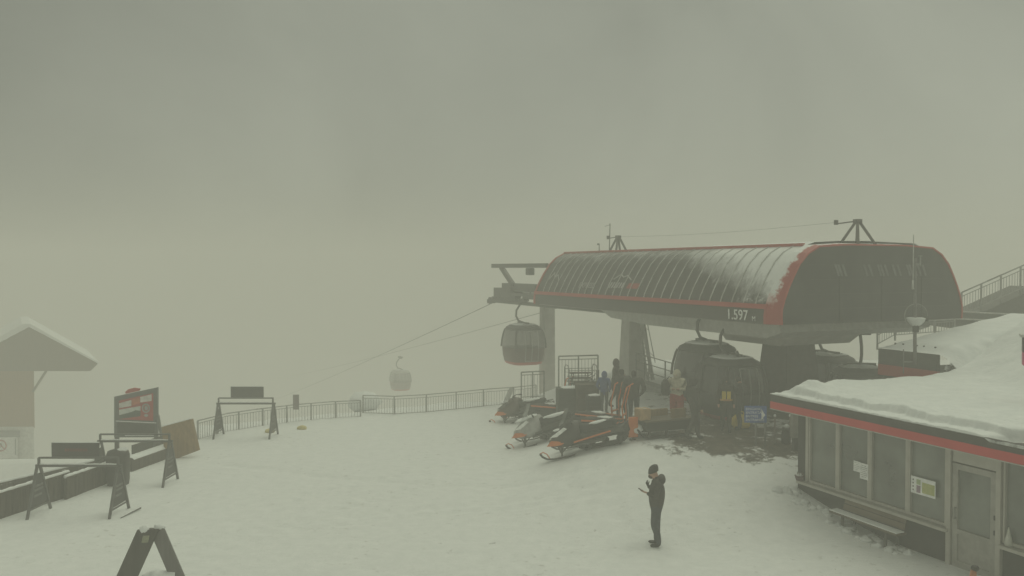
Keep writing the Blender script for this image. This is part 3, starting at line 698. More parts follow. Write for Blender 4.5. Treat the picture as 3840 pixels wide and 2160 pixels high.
# weather mast
Ym = 24.3
mst = thing('weather_mast', 'thin mast with a round globe, antenna rod and snow, in front of the station gable', 'mast', (0, 0, 0))
mb = MB(); mb.tube([at(3431, 1366, Ym), at(3431, 1225, Ym), at(3432, 1080, Ym), at(3433, 968, Ym)], [.055, .05, .035, .03], 8)
mb.bar(at(3431, 1357, Ym), at(3388, 1357, Ym), .03); mb.bar(at(3388, 1310, Ym), at(3388, 1400, Ym), .025); mb.build('pole', mat('mast_steel', (.14, .13, .13), .5), mst)
mb = MB(); mb.tube([at(3423, 1085, Ym), at(3424, 1050, Ym)], .03, 8); mb.tube([at(3424, 1050, Ym), at(3426, 880, Ym)], .014, 6); mb.bar(at(3423, 1083, Ym), at(3432, 1083, Ym), .03); mb.build('antenna_rod', PALE, mst)
mb = MB(); mb.bar(at(3430, 990, Ym), at(3451, 990, Ym), .03); mb.tube([at(3451, 998, Ym), at(3451, 962, Ym)], .02, 6); mb.box(at(3451, 960, Ym), (.09, .06, .03)); mb.build('wind_sensor', GREY, mst)
cc = at(3435, 1182, Ym); rad = .335
mb = MB(); mb.ball(cc + V((0, 0.02, 0)), rad * .97, 0, 24, 16); mb.build('globe', glass('globe_glass', (.06, .06, .055), .12), mst)
mb = MB(); mb.tube([cc + V((rad * math.cos(a), .0, rad * math.sin(a))) for a in [R(-30 + 240 * i / 30) for i in range(31)]], .010, 6); mb.build('globe_rim', GREY, mst)
mb = MB()
mb.loft([[cc + V((rr_ * math.cos(2 * math.pi * i / 20), rr_ * math.sin(2 * math.pi * i / 20), z + .012 * math.sin(i * 2.2))) for i in range(20)] for rr_, z in ((.05, -.33), (.16, -.26), (.24, -.16), (.26, -.09), (.2, -.075), (.02, -.07))], 0)
mb.build('snow_fill', SNOW, mst)
mb = MB(); mb.tube([cc + V((0, 0, -.5)), cc + V((0, 0, -.3))], .09, 10); mb.box(cc + V((.27, -.05, -.1)), (.10, .1, .16)); mb.build('lamp_base', DARK, mst)

# ramp and railings, upper right
def picket_rail(name, label, pts, h_, npost, cat='railing', gap=.11, group=None, mt=GREY, drop=.16, tt=.03):
    """railing along a polyline of base points"""
    t = thing(name, label, cat, pts[0], 0, group); o = V(pts[0]); P = [V(p) - o for p in pts]
    seg = [(a, c, (c - a).length) for a, c in zip(P, P[1:])]; tot = sum(x[2] for x in seg)
    def pt(d):
        for a, c, l in seg:
            if d <= l + 1e-6: return a.lerp(c, d / l)
            d -= l
        return P[-1]
    m_ = MB()
    for a, c, l in seg: m_.tube([a + up * h_, c + up * h_], tt, 6); m_.bar(a + up * (h_ - drop), c + up * (h_ - drop), tt); m_.bar(a + up * .12, c + up * .12, tt)
    m_.build('rail', mt, t)
    m_ = MB(); n = int(tot / gap)
    for k in range(1, n): p = pt(tot * k / n); m_.bar(p + up * .12, p + up * (h_ - drop), .016)
    m_.build('pickets', mt, t)
    for k in range(npost): p = pt(tot * k / (npost - 1)); m_ = MB(); m_.bar(p - up * .1, p + up * h_, .055); m_.build('post', mt, t)
    return t
Yr = 33
rp = thing('entrance_ramp', 'dark inclined ramp rising to the right behind the kiosk roof', 'ramp', (0, 0, 0))
mb = MB(); q = [at(3560, 1178, Yr), at(3700, 1165, Yr), at(3900, 1075, Yr), at(3900, 1230, Yr), at(3560, 1230, Yr)]
mb.prism([(p.x, p.z) for p in q], (0, Yr, 0), (1, 0, 0), (0, 0, 1), (0, 2.0, 0)); mb.build('ramp_body', mat('ramp_dark', (.07, .066, .06), .8), rp)
mb = MB(); mb.bar(at(3540, 1165, Yr - .3), at(3900, 1184, Yr - 1.5), .2, .05); mb.bar(at(3540, 1192, Yr - .3), at(3720, 1202, Yr - 1), .2, .05); mb.build('edge_beam', PALE, rp)
mb = MB(); mb.bar(at(3530, 1180, Yr - .15), at(3900, 1200, Yr - .15), .12, .3); mb.build('girder', DARK, rp)
picket_rail('ramp_railing', 'grey picket railing climbing to the right edge above the ramp', [at(3605, 1192, Yr + .2), at(3700, 1150, Yr + .2), at(3900, 1062, Yr + .2)], 1.02, 5, gap=.12)
picket_rail('ramp_railing', 'low grey picket railing under the station hood left of the globe mast', [at(3290, 1302, Yr - 1), at(3352, 1268, Yr - 1), at(3580, 1250, Yr - 1)], .55, 5, gap=.10, drop=.08)

# ------------------------------------------------------------------ left side: fence, hut, boards, gates
FENCE_HAZED = mat('haze_paled_fence', (.33, .33, .315), .5, (.40, .40, .385))  # galvanised grey, lightened to stand in for thicker fog over the fence
fpts = []
for px, py in ((742, 1648), (850, 1618), (960, 1600), (1110, 1580), (1240, 1568), (1352, 1562)):
    fpts.append(ground_at(px, py) - V((0, 0, .12)))
picket_rail('metal_fence', 'grey picket fence running from the brown board panel towards the middle of the crest', fpts, .80, 8, 'fence', .12, 'picket fences along the crest', FENCE_HAZED, .10, .022)
fpts = []
for px, py in ((1352, 1558), (1480, 1553), (1595, 1546), (1710, 1535), (1830, 1522), (1945, 1514), (2010, 1508)):
    fpts.append(ground_at(px, py) - V((0, 0, .1)))
fpts[0] = fpts[0] + V((0, .6, 0))
picket_rail('metal_fence', 'grey picket fence along the crest from the middle to the snowmobiles', fpts, .86, 7, 'fence', .12, 'picket fences along the crest', FENCE_HAZED, .12, .022)
# snow heap behind the first fence end
p = ground_at(1360, 1545); mb = MB(); mb.ball((p.x - .2, p.y + 1.6, p.z + .15), (.75, .6, .5), 0, 20, 10, .25)
tag(mb.build('snow_heap', SNOW), 'rounded snow heap behind the fence in the middle', 'snow heap')

# hut
Yh = 62
def hp(px, py, dy=0.0): return at(px, py, Yh + dy)
hut = thing('wooden_hut', 'larch-clad hut with a snowy gable roof and white base at the left edge', 'hut', hp(-120, 1800))
ho = hut.location.copy()
def HL(px, py, dy=0.0): return hp(px, py, dy) - ho
a, c_ = HL(-320, 1380), HL(130, 1605)
mb = MB(); mb.prism([(a.x, c_.z), (c_.x, c_.z), (c_.x, a.z), (a.x, a.z)], (0, 0, 0), (1, 0, 0), (0, 0, 1), (-4.2, 7, 0)); mb.build('wall', WOODO, hut)
a2 = HL(-320, 1600); c2 = HL(133, 1900)
mb = MB(); mb.prism([(a2.x, c2.z), (c2.x, c2.z), (c2.x, a2.z), (a2.x, a2.z)], (0, -.06, 0), (1, 0, 0), (0, 0, 1), (-4.2, 7.1, 0)); mb.build('plinth', mat('white_render', (.60, .60, .58), .85), hut)
apex, er, el = HL(148, 1222), HL(392, 1352), HL(-96, 1352); bz = HL(0, 1384).z
mb = MB(); mb.prism([(el.x, el.z), (apex.x, apex.z), (er.x, er.z), (er.x - .5, bz), (el.x + .5, bz)], (0, -1.2, 0), (1, 0, 0), (0, 0, 1), (0, .12, 0))
mb.prism([(el.x, el.z - .1), (apex.x, apex.z - .12), (er.x, er.z - .1), (er.x - .5, bz + .02), (el.x + .5, bz + .02)], (0, -1.0, 0), (1, 0, 0), (0, 0, 1), (-5.2, 8.6, 0)); mb.build('gable', ROOFD, hut)
mb = MB(); th = .16
mb.prism([(el.x - .3, el.z - .14), (apex.x, apex.z + .02), (er.x + .25, er.z - .10), (er.x + .25, er.z + .02), (apex.x + .1, apex.z + .24), (apex.x - .5, apex.z + .22), (el.x - .3, el.z + .2)], (0, -1.35, 0), (1, 0, 0), (0, 0, 1), (-5.6, 9.2, 0)); mb.build('roof_snow', SNOW, hut)
mb = MB(); mb.bar(HL(140, 1465) + V((0, -.6, 0)), HL(196, 1378) + V((0, -.6, 0)), .14); mb.bar(HL(196, 1378) + V((0, -.6, 0)), HL(300, 1378) + V((0, -.6, 0)), .14); mb.build('roof_brace', ROOFD, hut)
hs = thing('notice_board', 'white board with dark bars and a red prohibition ring on the hut base', 'sign', hp(-120, 1760, -.35))
so = hs.location.copy()
def SL(px, py, dy=-.35): return hp(px, py, dy) - so
def sbox(m_, px0, py0, px1, py1, dy, m=0, th=.05):
    a, c = SL(px0, py0, dy), SL(px1, py1, dy); m_.box(((a.x + c.x) / 2, a.y, (a.z + c.z) / 2), (c.x - a.x, th, a.z - c.z), m=m)
mb = MB(); sbox(mb, -140, 1640, 66, 1735, -.35); mb.build('panel', WHITE, hs)
mb = MB(); sbox(mb, -140, 1614, 74, 1639, -.36); mb.build('header_bar', mat('sign_grey', (.11, .115, .125), .6), hs)
mb = MB(); sbox(mb, -140, 1720, 70, 1746, -.39); mb.build('footer_bar', MATS['sign_grey'], hs)
mb = MB(); sbox(mb, 56, 1645, 60, 1705, -.40); mb.build('side_line', MATS['sign_grey'], hs)
cx = SL(3, 1671, -.42); rd = 20 * Yh / FPX
mb = MB(); mb.tube([cx + V((rd * math.cos(R(a)), 0, rd * math.sin(R(a)))) for a in range(0, 361, 15)], .045, 6); mb.bar(cx + V((-rd * .7, 0, rd * .7)), cx + V((rd * .7, 0, -rd * .7)), .05); mb.build('prohibition_ring', RED, hs)
mb = MB(); mb.ball(cx + V((0, 0, .12)), (.06, .02, .06)); mb.bar(cx + V((0, 0, .08)), cx + V((.05, 0, -.08)), .03, .09); mb.bar(cx + V((.03, 0, -.05)), cx + V((-.08, 0, -.17)), .03); mb.build('pictogram', BLACK, hs)

# plank fences at the left edge
def plank_fence(label, A, B_, h0, h1, n, dn=.05, snow=True, low=.25):
    t = thing('plank_fence', label, 'fence', A, 0, 'plank fences at the left edge'); A, B_ = V(A), V(B_); dv = B_ - A; dv2 = V((dv.x, dv.y, 0)).normalized()
    m_ = MB(); random.seed(len(label))
    for k in range(n):
        f0, f1 = k / n, (k + .93) / n; hh = h0 + (h1 - h0) * k / n + random.uniform(-.02, .02); lo = -low + random.uniform(-.05, .03)
        a, c = dv * f0, dv * f1; pn = V((dv2.y, -dv2.x, 0)) * (.028 + random.uniform(-.006, .006))
        m_.add([a + up * lo, c + up * lo, c + up * hh, a + up * hh, a + up * lo + pn, c + up * lo + pn, c + up * hh + pn, a + up * hh + pn],
               [(0, 1, 2, 3), (7, 6, 5, 4), (0, 4, 5, 1), (1, 5, 6, 2), (2, 6, 7, 3), (3, 7, 4, 0)])
    m_.build('planks', WOODD, t)
    m_ = MB(); m_.bar(up * h0 + up * .03, dv + up * (h1 + .03), .10, .05); m_.build('top_rail', WOODD, t)
    if snow:
        m_ = MB(); nn = 24; m_.tube([dv * (i / nn) + up * (h0 + (h1 - h0) * i / nn + .065 + .01 * noise.noise(V((i * .7, 1, 2)))) for i in range(nn + 1)], [.05 + .018 * noise.noise(V((i * .9, 4, 1))) for i in range(nn + 1)], 7); m_.build('snow_strip', SNOW, t)
    for f in (0, .5, 1):
        m_ = MB(); m_.bar(dv * f - up * .4 - V((0, -.06, 0)), dv * f + up * (h0 + (h1 - h0) * f - .02) + V((0, .06, 0)), .09); m_.build('post', WOODD, t)
    return t
A = ground_at(-60, 1970); B_ = ground_at(258, 1862); plank_fence('dark plank fence with a snowy rail at the bottom left corner', A, B_, .62, .62, 30)
A = ground_at(245, 1875); B_ = ground_at(455, 1792); plank_fence('dark plank fence behind the nearest gate frames', A, B_, .56, .52, 20)
A = at(-60, 1905, 23.0); B_ = at(385, 1775, 25.5); t = plank_fence('second snowy plank fence just behind, seen above the front one', A, B_, .55, .40, 30, low=.9)
# planter
A, B_ = ground_at(468, 1768), ground_at(622, 1712)
t = thing('wooden_planter', 'low wooden box with snow on top below the red billboard', 'planter', A, 0); dv = B_ - A
mb = MB(); mb.bar(V((0, 0, .12)), dv + V((0, 0, .12)), .5, .42); mb.build('box', WOODD, t)
mb = MB(); nn = 16; mb.loft([[dv * (i / nn) + V((w * .24, w * .1, .335 + h_ + .02 * noise.noise(V((i, w, 0)))) ) for w, h_ in ((-1, 0), (-.8, .06), (0, .1), (.8, .06), (1, 0))] for i in range(nn + 1)], 0, True, False, False); mb.build('snow_layer', SNOW, t)
for f in (.02, .5):
    mb = MB(); p = dv * f + V((0, .45, 0)); q = dv * (f + .46) + V((0, .45, 0)); mb.bar(p + up * .42, q + up * .42, .05, .55); mb.build('back_panel', DARK, t)
# bin between gates
p = ground_at(405, 1838); t = thing('snowed_bin', 'black rounded bin with a snow cap between the gate frames', 'bin', p + V((0, .6, 0)))
mb = MB(); mb.loft([sq(.26, .22, 0), sq(.28, .24, .15), sq(.29, .25, .85), sq(.25, .21, .98), sq(.1, .1, 1.02)], 0); mb.build('drum', BLACK, t)
mb = MB(); mb.ball((.12, 0, 1.0), (.16, .14, .06), 0, 12, 8, .3); mb.build('snow_cap', SNOW, t)
# billboard
Yb = 27.0
bo = at(508, 1745, Yb); bb = thing('billboard', 'dark framed billboard with a slanting top, red picture panel and dark lower panel', 'billboard', bo, 0)
def BL(px, py, dy=0.0): return at(px, py, Yb + dy) - bo
def quad(m_, pts, y0, th_, m=0): m_.prism([(p.x, p.z) for p in pts], (0, y0, 0), (1, 0, 0), (0, 0, 1), (0, th_, 0), m)
mb = MB(); quad(mb, [BL(428, 1488), BL(590, 1453), BL(590, 1640), BL(428, 1640)], 0, .10); mb.build('frame', mat('billboard_grey', (.10, .10, .105), .6), bb)
mb = MB(); quad(mb, [BL(447, 1502), BL(575, 1474), BL(575, 1578), BL(447, 1572)], -.02, .018); mb.build('picture_panel', mat('poster_red', (.42, .04, .04), .5, (.36, .04, .045)), bb)
mb = MB(); quad(mb, [BL(448, 1512), BL(494, 1499), BL(494, 1522), BL(448, 1530)], -.026, .006); quad(mb, [BL(527, 1488), BL(570, 1478), BL(570, 1503), BL(527, 1509)], -.026, .006); mb.build('white_block', mat('poster_white', (.55, .52, .50), .6), bb)
mb = MB(); quad(mb, [BL(496, 1497), BL(525, 1490), BL(525, 1512), BL(496, 1520)], -.026, .006); mb.build('orange_block', mat('poster_orange', (.45, .12, .06), .6), bb)
mb = MB(); quad(mb, [BL(448, 1536), BL(528, 1522), BL(528, 1540), BL(448, 1556)], -.026, .006); mb.build('photo_snow', mat('poster_pale', (.52, .54, .52), .6), bb)
mb = MB(); quad(mb, [BL(448, 1556), BL(480, 1549), BL(497, 1543), BL(510, 1538), BL(528, 1540), BL(528, 1560), BL(448, 1571)], -.027, .006); mb.build('photo_forest', mat('poster_dark', (.06, .075, .07), .6), bb)
cx = BL(549, 1530); rd = 13 * Yb / FPX
mb = MB(); mb.tube([cx + V((rd * math.cos(R(a)), -.026, rd * 1.15 * math.sin(R(a)))) for a in range(0, 361, 20)], .025, 6); mb.ball(cx + V((0, -.02, -.0)), (.06, .012, .08)); mb.ball(cx + V((0, -.02, -.24)), (.07, .012, .05)); mb.build('emblem', mat('poster_silver', (.3, .31, .32), .6), bb)
mb = MB(); quad(mb, [BL(436, 1577), BL(586, 1584), BL(586, 1587), BL(436, 1580)], -.03, .028); quad(mb, [BL(470, 1630), BL(578, 1628), BL(578, 1634), BL(470, 1634)], -.03, .028); mb.build('shelf_snow', SNOW, bb)
mb = MB(); quad(mb, [BL(440, 1584), BL(580, 1590), BL(580, 1626), BL(440, 1624)], -.015, .012); mb.build('lower_panel', mat('poster_black', (.03, .027, .026), .5), bb)
for px in (436, 584):
    mb = MB(); mb.bar(BL(px, 1640) + V((0, .05, 0)), BL(px, 1770) + V((0, .05, 0)), .11); mb.build('leg', DARK, bb)
mb = MB(); mb.bar(BL(588, 1560) + V((0, .1, 0)), BL(606, 1640, .6), .08); mb.build('strut', GREY, bb)
mb = MB(); quad(mb, [BL(468, 1470), BL(480, 1460), BL(500, 1455), BL(524, 1458), BL(520, 1466), BL(470, 1477)], 0.02, .06); mb.build('topper', RED, bb)
# brown board panel leaning on fence
pts = [ground_at(640, 1722), ground_at(744, 1690)]; t = thing('board_panel', 'leaning brown wooden board panel at the start of the picket fence', 'wooden panel', pts[0])
Yp = pts[0].y; q = [at(605, 1602, Yp) - pts[0], at(716, 1572, Yp + .5) - pts[0], at(742, 1690, Yp + .3) - pts[0], at(622, 1735, Yp) - pts[0]]
mb = MB(); mb.add(q + [v + V((.03, .12, 0)) for v in q], [(0, 1, 2, 3), (7, 6, 5, 4), (0, 4, 5, 1), (1, 5, 6, 2), (2, 6, 7, 3), (3, 7, 4, 0)]); mb.build('boards', WOODT, t)
mb = MB(); mb.tube([q[0].lerp(q[1], i / 12) + V((.01, .05, .02)) for i in range(13)], [.03 + .012 * noise.noise(V((i * .8, 0, 0))) for i in range(13)], 6); mb.build('snow_strip', SNOW, t)

# gates of two A-frames
GS = mat('gate_steel', (.085, .082, .082), .55); GB = mat('gate_banner', (.05, .047, .047), .6, (.065, .06, .06)); GT = mat('faded_print', (.26, .26, .25), .8, (.14, .14, .14), 12)
GW = 2.02
gate = thing('trestle_gate', 'nearest trestle gate at the left with a long dark banner board on its rail', 'trestle gate', (-11.93, 20.25, gz(-11.9, 20.3)), 0, 'trestle gates on the snow')
def aframe(x):
    f = MB()
    f.bar((x, -.10, -.12), (x + .02, .36, 1.2), .055); f.bar((x + .04, .95, -.12), (x + .02, .50, 1.2), .055); f.bar((x + .02, .34, 1.2), (x + .02, .52, 1.2), .055); f.bar((x + .01, .0, .2), (x + .03, .86, .2), .035)
    o = f.build('end_frame', GS, gate)
    p_ = MB(); p_.prism([(.06, .25), (.83, .25), (.56, 1.03), (.31, 1.03)], (x + .01, 0, 0), (0, 1, 0), (0, 0, 1), (.025, 0, 0)); b_ = p_.build('end_panel', GB, o)
    p_ = MB()
    for k, (z, w0, w1) in enumerate(((.74, .28, .60), (.64, .24, .62), (.50, .22, .5))):
        yy = w0
        while yy < w1: p_.box((x + .038, yy, z), (.006, .035, .055)); yy += .055
    p_.build('print_lines', GT, o)
for x in (0, GW): aframe(x)
mb = MB(); mb.bar((-.05, .43, 1.22), (GW + .1, .43, 1.22), .05, .06); mb.bar((.03, .43, 1.42), (GW + .02, .43, 1.42), .045); mb.bar((.03, .43, 1.2), (.03, .43, 1.42), .05); mb.bar((GW, .43, 1.2), (GW, .43, 1.42), .05); mb.build('cross_rail', GS, gate)
mb = MB(); mb.tube([(.02 + GW * i / 20, .43, 1.255 + .006 * math.sin(i * 1.9)) for i in range(21)], .022, 6); mb.build('rail_snow', SNOW, gate)
gB = dup(gate, (-11.88, 23.25, gz(-11.8, 23.5)), 0, 'trestle gate without a banner board, behind the nearest one and in front of the billboard')
gC = dup(gate, (-10.78, 29.75, gz(-10.5, 29.8)), 0, 'farthest trestle gate, with a short dark board on its rail, near the crest fence')
def banner(g_, x0, x1, z0, z1):
    m_ = MB(); m_.box(((x0 + x1) / 2, .43, (z0 + z1) / 2), (x1 - x0, .03, z1 - z0)); o = m_.build('banner_board', GB, g_)
    m_ = MB(); m_.tube([(x0 + (x1 - x0) * i / 14, .43, z1 + .005) for i in range(15)], .018, 6); m_.build('snow_strip', SNOW, o)
    return o
o = banner(gate, .36, 1.55, 1.45, 1.80)
m_ = MB()
xx = .72
while xx < 1.25: m_.box((xx, .41, 1.62), (.04, .008, .07)); xx += .065
m_.build('print_lines', mat('dull_red_print', (.16, .05, .045), .8), o)
banner(gC, .48, 1.68, 1.45, 1.84)
# near sandwich stand
p = ground_at(565, 2215)
sb = thing('sandwich_stand', 'near wooden sandwich stand with two sloping boards at the bottom left', 'sandwich board', (p.x, p.y, p.z), R(8))
apx = at(566, 1985, p.y); ha = apx.z - p.z
SBW = wood('stand_board', (.055, .05, .045), (.085, .077, .068), 'Z'); SBL = wood('stand_board_pale', (.12, .115, .11), (.16, .15, .145), 'Z')
def plank(x0, x1, w, th, y, m_):
    m_.prism([(x0 - w / 2, -.1), (x0 + w / 2, -.1), (x1 + w / 2, ha), (x1 - w / 2, ha)], (0, y, 0), (1, 0, 0), (0, 0, 1), (0, th, 0))
mb = MB(); plank(-.60, -.03, .40, .06, -.03, mb); mb.build('board', SBW, sb)
mb = MB(); plank(.60, .10, .27, .06, .04, mb); mb.build('board', SBL, sb)
mb = MB(); mb.prism([(0, 0), (.12, 0), (.15, .13), (.03, .13)], (-.15, -.036, ha - .24), (1, 0, 0), (0, 0, 1), (0, .005, 0)); mb.build('sticker', mat('pale_sticker', (.34, .35, .22), .7, (.2, .2, .16), 30), sb)
mb = MB(); mb.ball((-.10, 0, ha + .01), (.09, .06, .07), 0, 12, 8, .5); mb.ball((.15, .07, ha + .02), (.12, .06, .05), 0, 12, 8, .5); mb.build('snow_cap', SNOW, sb)
mb = MB(); mb.ball((.22, .1, .16), (.36, .3, .18), 0, 20, 10, .4); mb.ball((.05, .2, .1), (.3, .3, .2), 0, 16, 8, .4); mb.build('base_snow', SNOW, sb)
# stick lying on the snow
a, c_ = ground_at(452, 1946), ground_at(528, 1912); mb = MB(); mb.tube([a + V((0, 0, .02)), c_ + V((0, 0, .05))], [.010, .02], 6)
tag(mb.build('slope_pole', DARK), 'thin dark pole lying on the snow beside the nearest trestle gate', 'pole')
# small board on the fence, yellow weights
p = ground_at(1112, 1581); t = thing('info_board', 'small grey board fixed to the crest fence', 'sign', p - V((0, .06, 0)))
mb = MB(); mb.bar((-.1, .03, .62), (.1, .03, .62), .03); mb.build('clamp', GREY, t)
mb = MB(); mb.box((0, 0, .80), (.24, .03, .60)); mb.build('panel', mat('muted_sign', (.22, .19, .19), .6), t)
for i, (px, py, lab) in enumerate(((1012, 1622, 'yellow sandbag on the snow at the foot of the farthest trestle gate'), (1132, 1610, 'yellow sandbag on the snow below the small grey board'))):
    p = ground_at(px, py); mb = MB(); mb.ball(p + V((0, 0, .05)), (.19, .13, .10), 0, 14, 8, .25); mb.bar(p + V((-.05, 0, .13)), p + V((.05, 0, .13)), .03)
    tag(mb.build('sandbag', mat('faded_yellow', (.55, .47, .20), .8)), lab, 'sandbag', 'yellow weights on the snow')

# ------------------------------------------------------------------ snowmobiles
def make_snowmobile(label, loc, rotz, ca=ORANGE, cb=BLACK):
    """local +x is forward; origin under the middle"""
    t = thing('snowmobile', label, 'snowmobile', loc, rotz, 'snowmobiles parked by the station')
    def ring(x, w, zb, zt, peak): return [V((x, y * w, zb + (zt - zb) * q)) for y, q in ((-.7, 0), (-1, .35), (-.85, .75), (-.35, 1), (0, 1 + peak), (.35, 1), (.85, .75), (1, .35), (.7, 0))]
    mb = MB()
    mb.loft([ring(1.32, .16, .42, .56, .05), ring(1.2, .30, .36, .66, .06), ring(.95, .44, .30, .80, .08), ring(.6, .50, .28, .92, .10), ring(.3, .46, .28, .98, .08), ring(.1, .34, .34, .93, .05)], 0, True)
    mb.build('cowl', cb, t)
    for sg in (-1, 1):
        m_ = MB(); m_.prism([(1.30, .46), (1.05, .42), (.75, .41), (.62, .47), (.85, .55), (1.1, .6)], (0, sg * .44 - .02, 0), (1, 0, 0), (0, 0, 1), (0, .05, 0)); m_.build('side_panel', ca, t)
        m_ = MB(); m_.prism([(1.12, .70), (.55, .93), (.45, .86), (.85, .68)], (0, sg * .36 - .025, 0.0), (1, 0, 0), (0, 0, 1), (0, .06, 0)); m_.build('hood_stripe', WHITE, t)
        m_ = MB(); m_.ball((1.17, sg * .17, .60), (.09, .09, .05), 0, 12, 8); m_.build('headlight', PALE, t)
    m_ = MB(); pts = [[V((.78, y * .30, .90 + .02)) , V((.60, y * .33, 1.14)), V((.40, y * .24, 1.46 - .06 * abs(y)))] for y in (-1, -.5, 0, .5, 1)]
    m_.loft([[p + V((.05 * (1 - abs(y)), 0, 0)) for p in pr] for y, pr in zip((-1, -.5, 0, .5, 1), pts)], 0, True, False, False); m_.build('windscreen', GLASSW, t)
    m_ = MB(); m_.loft([[V((x, y * w, z + dz)) for y, dz in ((-1, 0), (-.8, h_), (0, h_ + .03), (.8, h_), (1, 0))] for x, w, z, h_ in ((.15, .17, .62, .22), (-.1, .20, .58, .20), (-.7, .22, .56, .20), (-1.05, .20, .58, .22), (-1.15, .16, .62, .12))], 0, True); m_.build('seat', RUBBER, t)
    m_ = MB(); m_.box((-.55, 0, .47), (1.75, .44, .18), bev=.03); m_.box((-.15, .36, .31), (1.2, .26, .05)); m_.box((-.15, -.36, .31), (1.2, .26, .05)); m_.build('tunnel', DARK, t)
    for sg in (-1, 1):
        m_ = MB(); m_.bar((.3, sg * .47, .42), (-1.0, sg * .30, .50), .04, .045); m_.build('side_rail', ca, t)
    m_ = MB(); path = [(-1.30, .30), (-1.42, .19), (-1.32, .06), (-1.0, .02), (.1, .02), (.32, .12), (.28, .28), (.1, .36), (-1.1, .36)]
    ins = [(-1.25, .28), (-1.33, .19), (-1.26, .10), (-1.0, .07), (.08, .07), (.23, .14), (.2, .26), (.1, .31), (-1.08, .31)]
    n = len(path)
    m_.add([(x, -.19, z) for x, z in path] + [(x, .19, z) for x, z in path] + [(x, -.19, z) for x, z in ins] + [(x, .19, z) for x, z in ins],
           [(k, (k + 1) % n, n + (k + 1) % n, n + k) for k in range(n)] + [(2 * n + (k + 1) % n, 2 * n + k, 3 * n + k, 3 * n + (k + 1) % n) for k in range(n)] + [(k, 2 * n + k, 2 * n + (k + 1) % n, (k + 1) % n) for k in range(n)] + [(n + k, n + (k + 1) % n, 3 * n + (k + 1) % n, 3 * n + k) for k in range(n)])
    for k in range(14): m_.box((-1.1 + k * .09, 0, .01), (.02, .36, .04))
    for x, z, r in ((-1.18, .19, .11), (-.6, .13, .08), (-.1, .13, .08), (.12, .20, .09)):
        for sg in (-1, 1): m_.tube([(x, sg * .15, z), (x, sg * .20, z)], r, 12)
    m_.build('track', RUBBER, t)
    for sg in (-1, 1):
        m_ = MB(); m_.loft([[V((x, sg * .50 + w, z + (.0 if abs(w) > .04 else .025))) for w in (-.075, -.03, .03, .075)] for x, z in ((.35, .03), (.6, .01), (1.15, .01), (1.40, .05), (1.55, .16), (1.60, .27))], 0, True, False, False)
        m_.tube([(1.30, sg * .5, .04), (1.36, sg * .5, .22), (1.48, sg * .5, .31), (1.60, sg * .5, .27)], .018, 6, 1)
        o = m_.build('ski', [RUBBER, ca], t)
        m_ = MB(); m_.tube([(.85, sg * .5, .06), (.80, sg * .44, .34)], .035, 8); m_.tube([(.55, sg * .25, .34), (.83, sg * .47, .16)], .02, 6); m_.tube([(1.0, sg * .25, .36), (.86, sg * .47, .16)], .02, 6)
        m_.tube([(.82, sg * .46, .2), (.68, sg * .36, .56)], .04, 8); m_.build('spindle', DARK, o)
    m_ = MB(); m_.tube([(.20, -.38, 1.02), (.30, -.2, 1.08), (.34, 0, 1.08), (.30, .2, 1.08), (.20, .38, 1.02)], .02, 8); m_.bar((.42, 0, .9), (.33, 0, 1.08), .06)
    for sg in (-1, 1): m_.tube([(.24, sg * .30, 1.05), (.18, sg * .42, 1.01)], .03, 8)
    m_.build('handlebar', RUBBER, t)
    m_ = MB(); m_.tube([(-1.0, -.2, .62), (-1.45, -.2, .64), (-1.45, .2, .64), (-1.0, .2, .62)], .018, 6); m_.bar((-1.25, -.2, .62), (-1.25, .2, .62), .03); m_.build('rear_rack', DARK, t)
    m_ = MB(); m_.prism([(0, 0), (0, .3), (.04, .3), (.05, 0)], (-1.48, -.2, .28), (1, 0, 0), (0, 0, 1), (0, .4, 0)); m_.build('mud_flap', RUBBER, t)
    return t
def heading(pt, pn): d = V(pn) - V(pt); return math.atan2(d.y, d.x)
tail, nose = ground_at(2350, 1662), ground_at(2092, 1712)
hd = heading(tail, nose); mid = tail.lerp(nose, .52); print('snowmobile span', (tail - nose).length, mid, R(1) and math.degrees(hd))
def gpos(p): return V((p.x, p.y, gz(p.x, p.y)))
def tiltfit(o, hd_):
    """sit a copy on the slope"""
    p = o.location; f = V((math.cos(hd_), math.sin(hd_), 0)); l_ = V((-f.y, f.x, 0))
    zf = (gz(*(p + f * 1.0).xy) - gz(*(p - f * 1.0).xy)) / 2; zl = (gz(*(p + l_ * .5).xy) - gz(*(p - l_ * .5).xy))
    X = (f + up * zf).normalized(); Yv = (l_ + up * zl); Yv = (Yv - X * X.dot(Yv)).normalized(); Z = X.cross(Yv)
    o.rotation_euler = Matrix((X, Yv, Z)).transposed().to_euler()
sm1 = make_snowmobile('front snowmobile with orange nose panels and white stripes, nearest on the snow', gpos(mid), hd)
sm1.scale = (.9, .9, .93)
cows = []
for (px, py, dh, lab) in ((2062, 1645, .05, 'middle snowmobile with a snow-dusted white hood, behind the front one'), (1975, 1572, -.1, 'rearmost snowmobile at the end of the crest fence')):
    cows.append((dup(sm1, gpos(ground_at(px, py)), hd + dh, lab), hd + dh))
for o, h_ in [(sm1, hd)] + cows: tiltfit(o, h_)
swap(cows[0][0], 'cowl', mat('silver_cowl', (.34, .34, .33), .5, (.45, .45, .44))); swap(cows[0][0], 'side_rail', DARK)
swap(cows[1][0], 'hood_stripe', DARK); swap(cows[1][0], 'side_rail', DARK); swap(cows[1][0], 'cowl', mat('brown_cowl', (.07, .05, .04), .5))
def snow_on(parent, spots):
    m_ = MB()
    for x, y, z, rx, ry, rz in spots: m_.ball((x, y, z), (rx, ry, rz), 0, 12, 8, .35)
    return m_.build('snow_dusting', SNOW, parent)
